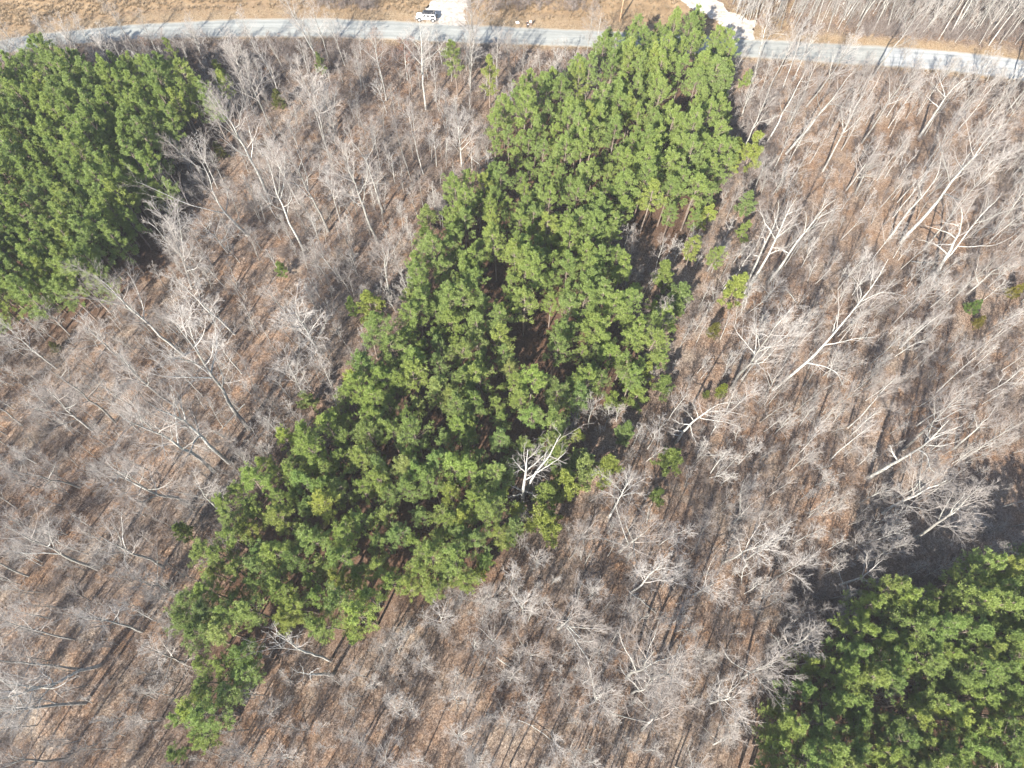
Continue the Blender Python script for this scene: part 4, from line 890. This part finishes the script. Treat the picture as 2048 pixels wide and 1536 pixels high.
# the stand of thin pale poles north of the road
NPOLY = polyw([(1490, 62), (1560, 60), (1700, 66), (1850, 82), (2060, 100), (2300, 120), (2250, -90), (1480, -90), (1455, 10)], 0)
poles = poisson(NPOLY, 1.5, 1.6, 33, 5000)
pq = px_of(poles); order = np.argsort(-pq[:, 1]); it = []; rest = []
for i in order:
    p = poles[i]; h = rng.uniform(8, 20)
    if -5 < pq[i, 0] < 2053 and pq[i, 1] > -4 and len(it) < 70:
        e = put_bare((p[0], p[1], 0), h, Vector((rng.normal() * .08, rng.normal() * .08, 1)).normalized(), 'S', 'bare_tree', None, 'thin pale trees beyond the road', thick=rng.uniform(.4, 1.0)); it.append((e, pq[i, 0]))
    else: rest.append((p, h))
it.sort(key=lambda t: t[1])
for i, (e, _k) in enumerate(it): e['label'] = 'thin pale trunk beyond the road, %s along the crowded stand\'s %s third' % (ORD[i % 24], ['gravel-drive', 'middle', 'corner'][min(i // 24, 2)])
print('poles', len(it), 'rest', len(rest), 'bare', len(trees) + 15)
# saplings
sap = spread(290, ((-100, -8), (105, 128)), 1.9, 35, lambda c: free_of(c, -.6, 1.2) & inview(c), [(a, b) for a, b, _ in trees])
buckets = {}
for p in sap:
    q = px_of(np.array([p]))[0]
    v = BARE['Y'][rng.integers(len(BARE['Y']))]; h = rng.uniform(3.5, 8)
    dv = Vector((rng.normal() * .1, rng.normal() * .1, 1)).normalized()
    e = place(v, 'sapling', (p[0], p[1], float(hgt(*p)) - .05), Vector((0, 0, 1)).rotation_difference(dv) @ Quaternion((0, 0, 1), rng.random() * 6.28), h / v.H)
    tag(e, None, 'sapling', 'leafless saplings under the trees'); buckets.setdefault((zone_of(p), 'tall' if h > 6.4 else 'low' if h < 4.8 else 'middling', int(q[0] // 340)), []).append((e, q[1]))
CW = ['outermost column', 'second column', 'third column', 'fourth column', 'fifth column', 'sixth column', 'last column']
for (z, hh, cx), l in buckets.items(): rank_labels(l, lambda k: '%s thin sapling %s, %s%s' % (hh, z, CW[min(cx, 6)], ', %s down' % k if len(l) > 1 else ''))
# mass of further trees outside the frame and beyond the road
S_ = BARE['S'] + BARE['Y']; outer = spread(420, ((-150, -40), (150, 128)), 3.0, 37, lambda c: free_of(c, .5, 2.5) & ~frame(-8)(c) & frame(330)(c))
thin = spread(150, ((-105, -10), (105, 128)), 2.2, 39, lambda c: free_of(c, -.6, 2.0) & inview(c)); outer = np.vstack([outer, thin])
pts = [(p[0], p[1], float(hgt(*p))) for p in outer] + [(p[0], p[1], 0) for p, _h in rest]
idx = rng.integers(0, len(BARE['S']), len(pts)); scl = [rng.uniform(.55, 1.05) if i < len(outer) - len(thin) else rng.uniform(.4, .85) for i, _ in enumerate(outer)] + [h / 16 for _p, h in rest]
scatter('bare_woods', pts, [(rng.normal() * .05, rng.normal() * .05, rng.random() * 6.28) for _ in pts], scl, idx, [v.full for v in BARE['S']], 'mass of further thin leafless trees filling the bare wood and beyond the road', 'woods')
# ------------------------------------------------------------------ brush, grass, litter
def shrub_mesh(seed, stems, H, leaf=0, mat='brush'):
    r = np.random.default_rng(seed); P = np.zeros((stems, 5, 3))
    for k in range(stems):
        a = r.random() * 6.28; e = r.uniform(.1, .75); d = np.array([math.cos(a) * e, math.sin(a) * e, 1]); d /= np.linalg.norm(d); L = H * r.uniform(.55, 1.1); p = np.array([r.normal() * .12, r.normal() * .12, -.03])
        for i in range(5):
            P[k, i] = p; d = d + r.normal(0, .12, 3); d /= np.linalg.norm(d); p = p + d * L / 4
    R = np.linspace(.02, .012, 5)[None].repeat(stems, 0)
    A, RA = grow(r, P, R, 6, .2, 1, (25, 55), .5, .75, 3, .08, .12, .0115); B, RB = grow(r, A, RA, 3, .2, 1, (25, 55), .6, .85, 3, .05, .12, .0095)
    g = Geo().add(*tubes(P, R, 3)).add(*tubes(A, RA, 3, True)).add(*tubes(B, RB, 3, True))
    if leaf: g.add(*flecks(r, A.reshape(-1, 3), leaf, .055, .08), 1)
    return g.mesh('shrub', [M[mat], M['brown']])
shrubs = [shrub_mesh(900 + i, 4 + i % 3, [1.3, 1.9, 2.5, 3.1, 1.6, 2.2][i % 6], [0, 0, 25, 0, 60, 0][i % 6]) for i in range(9)]
r = np.random.default_rng(41)
c = r.uniform((-118, -22), (118, 128), (52000, 2)); c = c[free_of(c, -.5, .8) & frame(120)(c)]
dens = .5 + .5 * np.sin(c[:, 0] * .11 + 1.7 * np.sin(c[:, 1] * .07)) * np.sin(c[:, 1] * .13 + 1.1 * np.sin(c[:, 0] * .09 + 2)) + .25 * np.sin(c[:, 0] * .31 + c[:, 1] * .27)
pale = inside(c, polyw(PALE, 0)); keep = r.random(len(c)) < np.clip(.2 + .6 * dens, .12, .9) * np.where(pale, .3, 1)
c = c[keep][:14000]; print('brush', len(c))
scatter('undergrowth', np.column_stack([c, hgt(c[:, 0], c[:, 1])]), np.column_stack([r.normal(0, .15, (len(c), 2)), r.random(len(c)) * 6.28]), r.uniform(.35, .95, len(c)), r.integers(0, 9, len(c)), shrubs, 'grey leafless undergrowth covering the forest floor', 'undergrowth')
yw = r.uniform((-112, -18), (112, 126), (9000, 2)); yw = yw[free_of(yw, -.6, 1.0) & frame(60)(yw)]; yw = yw[~inside(yw, polyw(PALE, 0)) | (r.random(len(yw)) < .35)][:1350]; yn = np.array([at(r.uniform(1470, 2070), r.uniform(-40, 72)) for _ in range(300)]); yn = yn[yn[:, 1] - road_y(yn[:, 0], 'n') > 4.5]; yw = np.vstack([yw, yn])
scatter('young_woods', np.column_stack([yw, hgt(yw[:, 0], yw[:, 1])]), np.column_stack([r.normal(0, .1, (len(yw), 2)), r.random(len(yw)) * 6.28]), r.uniform(.4, 1.2, len(yw)), r.integers(0, len(BARE['Y']), len(yw)), [v.full for v in BARE['Y']], 'countless thin leafless saplings filling the bare wood', 'saplings')
# dark roadside thicket
t = np.array([at(*p) for p in [(r.uniform(120, 720), r.uniform(80, 140)) for _ in range(420)]] + [at(r.uniform(940, 1010), r.uniform(60, 130)) for _ in range(30)] + [at(r.uniform(1440, 1560), r.uniform(200, 380)) for _ in range(260)] + [at(r.uniform(620, 760), r.uniform(0, 30)) for _ in range(90)] + [at(r.uniform(930, 1190), r.uniform(-25, 25)) for _ in range(160)] + [at(r.uniform(1700, 2060), r.uniform(60, 84)) for _ in range(260)] + [at(r.uniform(1600, 2060), r.uniform(-30, 60)) for _ in range(300)])
dn_ = t[:, 1] - road_y(t[:, 0], 'n'); ds_ = road_y(t[:, 0], 's') - t[:, 1]; t = t[(dn_ > 2.5) | (ds_ > .9)]
for poly in W_DRIVES: t = t[~inside(t, poly)]
scatter('roadside_undergrowth', np.column_stack([t, hgt(t[:, 0], t[:, 1])]), np.column_stack([r.normal(0, .15, (len(t), 2)), r.random(len(t)) * 6.28]), r.uniform(.8, 1.5, len(t)), r.integers(0, 9, len(t)), shrubs, 'dense twiggy thicket along both sides of the road', 'undergrowth')
# dry grass tufts
def tuft_mesh(seed, n, h):
    q = np.random.default_rng(seed); a = q.random(n) * 6.28; e = q.uniform(.05, .7, n); d = np.stack([np.cos(a) * e, np.sin(a) * e, np.ones(n)], 1); d /= np.linalg.norm(d, axis=1, keepdims=True)
    b = np.column_stack([q.normal(0, .13, (n, 2)), np.full(n, -.02)]); s = np.stack([-np.sin(a), np.cos(a), 0 * a], 1) * .016; L = h * q.uniform(.5, 1.1, (n, 1))
    mid = b + d * L * .6; tip = b + d * L + np.stack([np.cos(a), np.sin(a), -.4 + 0 * a], 1) * L * .22
    V = np.stack([b - s, b + s, mid + s * .8, mid - s * .8, tip], 1).reshape(-1, 3); k = np.arange(n)[:, None] * 5
    return mesh_np('tuft', V, [k + np.array([[0, 1, 2, 3]]), k + np.array([[3, 2, 4]])], M['straw'])
tm = [tuft_mesh(950 + i, 44, [.55, .8, .45, .7][i % 4]) for i in range(6)]
c = np.column_stack([r.uniform(-135, 62, 42000), r.uniform(108, 172, 42000)]); d = c[:, 1] - road_y(c[:, 0], 'n')
k = (d > np.where(c[:, 0] < -30, 3.4, 3.0) + r.normal(0, .6, len(c))) & (d < 34)
for poly in W_DRIVES: k &= ~inside(c, poly)
dens = .6 + .4 * np.sin(c[:, 0] * .23 + 2 * np.sin(c[:, 1] * .2)) * np.sin(c[:, 1] * .35 + c[:, 0] * .08); k &= r.random(len(c)) < dens * np.where(c[:, 0] < -20, 1, .5)
c = c[k]; print('grass', len(c))
scatter('tall_dry_grass', np.column_stack([c, np.zeros(len(c))]), np.column_stack([r.normal(0, .1, (len(c), 2)), r.random(len(c)) * 6.28]), r.uniform(.6, 1.35, len(c)), r.integers(0, 6, len(c)), tm, 'tall tan dry grass in the field beyond the road', 'grass')
c = np.column_stack([r.uniform(-125, 125, 26000), r.uniform(98, 150, 26000)]); d = c[:, 1] - road_y(c[:, 0], 'n'); d2 = road_y(c[:, 0], 's') - c[:, 1]
k = ((d > .1) & (d < 4.5)) | ((d2 > .1) & (d2 < 1.4))
for poly in W_DRIVES: k &= ~inside(c, poly)
c = c[k]
scatter('verge_grass', np.column_stack([c, np.zeros(len(c))]), np.column_stack([r.normal(0, .1, (len(c), 2)), r.random(len(c)) * 6.28]), r.uniform(.2, .45, len(c)), r.integers(0, 6, len(c)), tm, 'short straw-coloured grass on the road verges', 'grass')

# ------------------------------------------------------------------ fallen logs and sticks
def log(label, pix, r0, seed, mat='bark_white', lift=.12, name='fallen_log'):
    q = np.random.default_rng(seed); P = np.array([ground(u, v) for u, v in pix]); P[:, 2] += lift + q.random(len(P)) * .12; P = resample(P, 8, q, .03); b = P[0].copy()
    e = empty(name, b); ob('trunk', Geo().add(*tubes(P[None] - b, (r0 * np.linspace(1, .4, 8))[None], 7)).mesh('trunk', M[mat], True), e)
    B, RB = grow(q, (P - b)[None], (r0 * np.linspace(1, .4, 8))[None], 8, .2, 1, (30, 60), .3, .5, 5, .06, .16, .02)
    ob('crown', Geo().add(*tubes(B, RB, 4)).mesh('crown', M[mat]), e); return tag(e, label, 'fallen log', 'fallen logs and boughs')
log('thin pale log lying across shadows in the wood between the stands', [(490, 809), (463, 838), (437, 865)], .11, 1)
log('dark log lying level beside the foot of the many-limbed white tree', [(1822, 524), (1845, 527), (1882, 524)], .16, 2, 'bark')
log('broken dark stick under the pale leaning tree of the lower wood', [(1258, 1183), (1290, 1208), (1312, 1228)], .12, 3, 'bark')
log('bleached fallen bough in the lower wood, forked and white', [(993, 1315), (1017, 1332), (1030, 1345), (1053, 1354)], .085, 4, 'bark_white', .5)
log('bleached fallen bough near the bottom edge', [(1036, 1440), (1060, 1448), (1090, 1470), (1123, 1495)], .075, 5, 'bark_white', .5)
log('long thin log near the upper edge of the brown wood', [(1400, 912), (1440, 912), (1480, 910)], .09, 6, 'bark')
log('short dark log crossing litter by the white leaning trees', [(1570, 578), (1582, 592), (1592, 606)], .12, 7, 'bark')
log('stick leaning over rusty litter beside the central stand', [(1277, 1187), (1262, 1192), (1255, 1200)], .07, 8, 'bark')
pr = np.random.default_rng(9)
for i, (u, v) in enumerate([(962, 322), (970, 330), (950, 318), (975, 318), (960, 335)]):
    a = pr.uniform(-25, 25); log(['topmost', 'lower', 'outermost', 'innermost', 'lowest'][i] + ' stick of the brush pile at the pine stand\'s upper edge', [(u, v), (u + a * .5, v - 8), (u + a, v - 17 + pr.normal() * 3)], .09, 20 + i, 'bark', .25 + .15 * i)

# ------------------------------------------------------------------ shared box helper
import bmesh
def box(g, lo, hi, taper=(0, 0, 0, 0), m=0):
    x0, y0, z0 = lo; x1, y1, z1 = hi; a, b, c_, d_ = taper   # taper: top face inset at x0, x1, y0, y1
    V = [(x0, y0, z0), (x1, y0, z0), (x1, y1, z0), (x0, y1, z0), (x0 + a, y0 + c_, z1), (x1 - b, y0 + c_, z1), (x1 - b, y1 - d_, z1), (x0 + a, y1 - d_, z1)]
    return g.add(V, [np.array([[0, 3, 2, 1], [4, 5, 6, 7], [0, 1, 5, 4], [1, 2, 6, 5], [2, 3, 7, 6], [3, 0, 4, 7]])], m)
def bev(o, w=.03, seg=2):
    b = o.modifiers.new('bevel', 'BEVEL'); b.width = w; b.segments = seg; b.limit_method = 'ANGLE'; return o
def ring_disc(R_, r_, w, n=20, axis='y', c=(0, 0, 0)):
    """a wheel-like lathe: profile across the width w; returns V,F"""
    prof = [(r_, -w / 2), (R_ * .93, -w / 2), (R_, -w * .3), (R_, w * .3), (R_ * .93, w / 2), (r_, w / 2)]
    a = np.arange(n) * 2 * math.pi / n; V = []
    for rr, yy in prof: V += [(c[0] + rr * math.cos(t), c[1] + yy, c[2] + rr * math.sin(t)) if axis == 'y' else (c[0] + yy, c[1] + rr * math.cos(t), c[2] + rr * math.sin(t)) for t in a]
    m_ = len(prof); F = [[k * n + i, k * n + (i + 1) % n, ((k + 1) % m_) * n + (i + 1) % n, ((k + 1) % m_) * n + i] for k in range(m_) for i in range(n)]
    return V, [np.array(F)]

# ------------------------------------------------------------------ the parked white off-road car
MC = dict(white=plain('white_car_paint', (.8, .8, .8), .25, 0, .5, .02), black=plain('black_vinyl', (.018, .019, .022), .6, 0, .3), glass=plain('dark_glass', (.012, .014, .018), .08, 0, .6), tyre=plain('tyre_rubber', (.02, .02, .02), .85),
          rim=plain('silver_rim', (.7, .7, .7), .35, .6), grey=plain('dark_grey_fender', (.055, .06, .07), .6), lamp=plain('lamp_glass', (.7, .7, .68), .15), red=plain('tail_lamp', (.35, .02, .02), .3))
cg = ground(853, 39); car = empty('parked_car', (cg[0], cg[1], .03)); car.rotation_euler = (0, 0, math.radians(178))
tag(car, 'white four-door off-road car with black top parked on the gravel pull-out', 'car')
def part(name, lo, hi, mat, taper=(0, 0, 0, 0), w=.03, parent=None, label=None):
    o = ob(name, box(Geo(), lo, hi, taper).mesh(name, MC[mat]), parent or car)
    if w: bev(o, w)
    if label: o['label'] = label
    return o
part('body', (-2.15, -.8, .5), (1.02, .8, 1.14), 'white', (.02, 0, .03, .03), .06)
part('hood', (.95, -.72, .62), (2.1, .72, 1.16), 'white', (0, .12, .1, .1), .06)
part('grille', (2.04, -.5, .66), (2.13, .5, 1.1), 'white', (0, .02, .03, .03), .02)
for k in range(7): part('grille_slot', (2.128, -.4 + k * .12, .72), (2.135, -.34 + k * .12, 1.02), 'black', w=0)
for s in (-1, 1): o = ob('headlight', Geo().add(*ring_disc(.1, .004, .05, 14, 'x', (2.13, s * .56, .95))).mesh('headlight', MC['lamp']), car)
part('front_bumper', (2.1, -.85, .42), (2.28, .85, .62), 'black'); part('rear_bumper', (-2.34, -.78, .42), (-2.14, .78, .6), 'black')
part('cab', (-2.12, -.78, 1.13), (1.0, .78, 1.76), 'white', (.1, .42, .12, .12), .04, label='white pillars around dark windows')
part('roof', (-2.06, -.68, 1.755), (.62, .68, 1.84), 'black', (.06, .1, .05, .05), .04, label='black soft top')
ob('windshield', Geo().add([(1.012, -.62, 1.2), (1.012, .62, 1.2), (.665, .57, 1.71), (.665, -.57, 1.71)], [np.array([[0, 1, 2, 3]])]).mesh('windshield', MC['glass']), car).modifiers.new('thick', 'SOLIDIFY').thickness = .02
for s in (-1, 1):
    for x0, x1 in ((-.02, .62), (-.95, -.2), (-1.95, -1.12)):
        y0, y1 = s * .786, s * .69; sl = .3 if x1 > .5 else .02
        ob('side_window', Geo().add([(x0, y0, 1.2), (x1 + .1 if sl > .1 else x1, y0, 1.2), (x1 - sl + .12, y1, 1.66), (x0 + .02, y1, 1.66)], [np.array([[0, 1, 2, 3] if s < 0 else [3, 2, 1, 0]])]).mesh('side_window', MC['glass']), car).modifiers.new('thick', 'SOLIDIFY').thickness = .02
    for x0, x1 in ((-.08, .86), (-1.05, -.14)):
        d_ = part('door', (x0, s * .79 - .02, .56), (x1, s * .79 + .02, 1.12), 'white', w=.015); part('handle', (x0 + .06, s * .83 - .015, .98), (x0 + .2, s * .83 + .015, 1.02), 'black', w=.005, parent=d_)
    for x in (1.45, -1.5):
        V, F = [], []
        a = np.linspace(-.15, math.pi + .15, 11)
        V = [(x + rr * math.cos(t), s * yy, .42 + rr * math.sin(t)) for rr in (.47, .56) for yy in (.7, .96) for t in a]; n_ = 11
        F = [[i, i + 1, n_ + i + 1, n_ + i] for i in range(10)] + [[2 * n_ + i, 3 * n_ + i, 3 * n_ + i + 1, 2 * n_ + i + 1] for i in range(10)] + [[n_ + i, n_ + i + 1, 3 * n_ + i + 1, 3 * n_ + i] for i in range(10)] + [[i, 2 * n_ + i, 2 * n_ + i + 1, i + 1] for i in range(10)]
        ob('fender', Geo().add(V, [np.array(F)]).mesh('fender', MC['grey']), car, None)
        wh = empty('wheel', (x, s * .8, .4)); wh.parent = car
        ob('tyre', Geo().add(*ring_disc(.4, .24, .26)).mesh('tyre', MC['tyre'], True), wh); ob('rim', Geo().add(*ring_disc(.25, .03, .2, 16)).mesh('rim', MC['rim']), wh)
    part('mirror', (.62, s * .98 - .11, 1.18), (.74, s * .98 + .11, 1.36), 'black', w=.02); part('tail_light', (-2.2, s * .68 - .07, .8), (-2.14, s * .68 + .07, 1.02), 'red', w=.01)
sp = empty('spare_wheel', (-2.32, 0, 1.0)); sp.parent = car
ob('tyre', Geo().add(*ring_disc(.4, .22, .26, 20, 'x')).mesh('tyre', MC['tyre'], True), sp); ob('rim', Geo().add(*ring_disc(.23, .02, .2, 16, 'x')).mesh('rim', MC['rim']), sp)

# ------------------------------------------------------------------ two people on the verge
MP = dict(skin=plain('skin', (.45, .29, .21), .55), shirt=plain('white_shirt', (.8, .8, .79), .8), dark=plain('dark_cloth', (.018, .02, .026), .85), shorts=plain('dark_shorts', (.03, .035, .05), .85), hair=plain('dark_hair', (.02, .015, .012), .7), shoe=plain('pale_shoe', (.6, .6, .6), .7), paper=plain('white_sheet', (.82, .82, .82), .7), eye=plain('eye', (.02, .02, .02), .3))
def skin_obj(name, chains, mat, parent, lvl=1):
    """chains: lists of (co, radius); a chain may start at the index of an earlier vertex"""
    V = []; E = []; R = []
    for ch in chains:
        prev = None
        for it_ in ch:
            if isinstance(it_, int): prev = it_; continue
            V.append(it_[0]); R.append(it_[1])
            if prev is not None: E.append((prev, len(V) - 1))
            prev = len(V) - 1
    m_ = bpy.data.meshes.new(name); m_.from_pydata(V, E, []); m_.materials.append(mat)
    o = ob(name, m_, parent); o.modifiers.new('skin', 'SKIN'); sv = m_.skin_vertices[0].data if m_.skin_vertices else None
    if sv is None: m_.attributes.new('skin', 'FLOAT', 'POINT')
    for i, rr in enumerate(R): sv[i].radius = (rr, rr) if np.isscalar(rr) else rr
    sv[0].use_root = True
    s_ = o.modifiers.new('sub', 'SUBSURF'); s_.levels = s_.render_levels = lvl; return o
def person(loc, rz, label, arms, top, bottom, leg_skin):
    p = empty('person', loc); p.rotation_euler = (0, 0, rz); tag(p, label, 'person', 'people standing on the verge')
    ch = [[((0, 0, .95), (.15, .11)), ((0, .01, 1.15), (.13, .1)), ((0, .01, 1.36), (.16, .11)), ((0, 0, 1.48), .065), ((0, .01, 1.56), .07), ((0, .015, 1.66), (.085, .1)), ((0, .01, 1.74), (.05, .06))]]
    n = 7
    for s in (-1, 1):
        ch.append([0, ((s * .1, 0, .88), .085), ((s * .11, .015, .5), .055), ((s * .11, -.01, .1), .04), ((s * .115, .03, .045), .042), ((s * .12, .15, .03), .035)]); n += 5
        el, wr = arms[s]; hd = np.array(wr) + (np.array(wr) - np.array(el)) / np.linalg.norm(np.array(wr) - np.array(el)) * .07
        ch.append([2, ((s * .17, 0, 1.4), .06), (tuple(el), .042), (tuple(wr), .03), (tuple(hd), (.038, .022))]); n += 4; hi = n - 1
        dr = (hd - np.array(wr)) / .07; sd = np.cross(dr, [0, 0, 1]); sd = sd / (np.linalg.norm(sd) + 1e-6)
        for k, (o_, l_) in enumerate(((-.03, .07), (-.01, .085), (.01, .08), (.03, .06))):
            b_ = hd + sd * o_ + dr * .03; ch.append([hi, (tuple(b_), .009), (tuple(b_ + dr * l_ * .6), .008), (tuple(b_ + dr * l_ + np.array([0, 0, -.012])), .007)]); n += 3
        b_ = hd - dr * .02 + sd * .045 * s; ch.append([hi, (tuple(b_), .01), (tuple(b_ + dr * .045 + sd * .015 * s), .009)]); n += 2
    skin_obj('body', ch, MP['skin'], p, 2)
    skin_obj('top', [[((0, 0, .93), (.17, .13)), ((0, .01, 1.15), (.155, .12)), ((0, .01, 1.37), (.18, .125)), ((0, 0, 1.46), .08)]] + [[2, ((s * .18, 0, 1.4), .075), (tuple(arms[s][0]) if top == 'dark' else tuple((np.array([s * .18, 0, 1.4]) + np.array(arms[s][0])) / 2), .06)] + ([(tuple(arms[s][1]), .04)] if top == 'dark' else []) for s in (-1, 1)], MP[top], p, 2)
    low = .52 if leg_skin else .08
    skin_obj('trousers', [[((0, 0, 1.0), (.165, .125))]] + [[0, ((s * .1, 0, .86), .1), ((s * .11, .012, max(low, .52)), .078)] + ([] if leg_skin else [((s * .11, 0, .1), .058)]) for s in (-1, 1)], MP[bottom], p, 2)
    for s in (-1, 1): skin_obj('shoe', [[((s * .115, -.03, .05), .05), ((s * .12, .09, .045), .047), ((s * .12, .17, .035), .035)]], MP['shoe' if leg_skin else 'dark'], p, 1)
    skin_obj('hair', [[((0, -.02, 1.62), (.085, .085)), ((0, -.02, 1.7), (.098, .1)), ((0, -.005, 1.765), (.07, .07))]], MP['hair'], p, 2)
    for s in (-1, 1): ob('eye', Geo().add(*ring_disc(.012, .001, .01, 8, 'y', (s * .035, .108, 1.665))).mesh('eye', MP['eye']), p); ob('ear', Geo().add(*ring_disc(.03, .004, .015, 10, 'x', (s * .09, .01, 1.655))).mesh('ear', MP['skin']), p)
    ob('nose', box(Geo(), (-.013, .1, 1.625), (.013, .135, 1.665), (0, 0, 0, .02)).mesh('nose', MP['skin']), p); ob('mouth', box(Geo(), (-.025, .1, 1.598), (.025, .112, 1.606)).mesh('mouth', MP['red'] if 'red' in MP else MP['skin']), p)
    return p
g1 = ground(1061, 53); g2 = ground(1054.5, 55.5)
person((g1[0], g1[1], .03), math.radians(190), 'person in a white shirt and dark shorts standing at the road edge', {-1: ((-.27, .02, 1.14), (-.2, .16, .98)), 1: ((.27, .02, 1.14), (.2, .16, .98))}, 'shirt', 'shorts', True)
person((g2[0], g2[1], .06), math.radians(205), 'person in dark clothes holding a white sheet beside the white-shirted one', {-1: ((-.25, .05, 1.14), (-.12, .28, 1.08)), 1: ((.25, .05, 1.14), (.12, .28, 1.08))}, 'dark', 'dark', False)
a_ = math.radians(205); hx, hy = g2[0] - math.sin(a_) * .42, g2[1] + math.cos(a_) * .42
o = bev(ob('held_sheet', box(Geo(), (-.2, -.15, -.01), (.2, .15, .01)).mesh('held_sheet', MP['paper']), None, (hx, hy, 1.15)), .005); o.rotation_euler = (.35, 0, a_); tag(o, 'white sheet held by the person in dark clothes', 'sheet')
g3 = ground(1035, 45.5); o = bev(ob('white_board', box(Geo(), (-.34, -.34, 0), (.34, .34, .05)).mesh('white_board', MP['paper']), None, (g3[0], g3[1], .06)), .01); o.rotation_euler = (.05, .03, .35); tag(o, 'white square board lying on the grass verge near the two people', 'board')

# ------------------------------------------------------------------ wooden utility pole beyond the pines
MW = plain('orange_wood', (.34, .22, .13), .8, 0, .2, .2, 3)
g4 = ground(1240, 42); po = empty('utility_pole', (g4[0], g4[1], 0)); tag(po, 'orange wooden utility pole beyond the road behind the pine tips', 'utility pole')
ob('post', Geo().add(*tubes(np.array([[[0, 0, z] for z in np.linspace(-.1, 10.5, 8)]]), np.linspace(.17, .11, 8)[None], 10)).mesh('post', MW, True), po)
ob('crossarm', box(Geo(), (-1.1, .12, 9.6), (1.1, .24, 9.74)).mesh('crossarm', MW), po)
for x in (-.95, -.35, .35, .95): ob('insulator', Geo().add(*tubes(np.array([[[x, .18, 9.74], [x, .18, 9.84], [x, .18, 9.92]]]), np.array([[.05, .06, .02]]), 8)).mesh('insulator', MC['grey']), po)
print('objects', len(bpy.data.objects))

hz = ob('haze', box(Geo(), (-900, -900, -3), (900, 900, 140)).mesh('haze', bpy.data.materials.new('haze_air')))  # air volume added for a slight wash, standing in mostly for lens glare
hm = hz.data.materials[0]; hm.use_nodes = True; hn = hm.node_tree; hn.nodes.remove(hn.nodes['Principled BSDF']); pv = hn.nodes.new('ShaderNodeVolumePrincipled'); pv.inputs['Color'].default_value = (.9, .93, 1, 1); pv.inputs['Density'].default_value = .00014; pv.inputs['Anisotropy'].default_value = 0.0
hn.links.new(pv.outputs[0], hn.nodes['Material Output'].inputs['Volume']); hz['kind'] = 'stuff'; hz['label'] = 'thin haze added over the whole wood for a glare-like wash'; hz['category'] = 'haze'
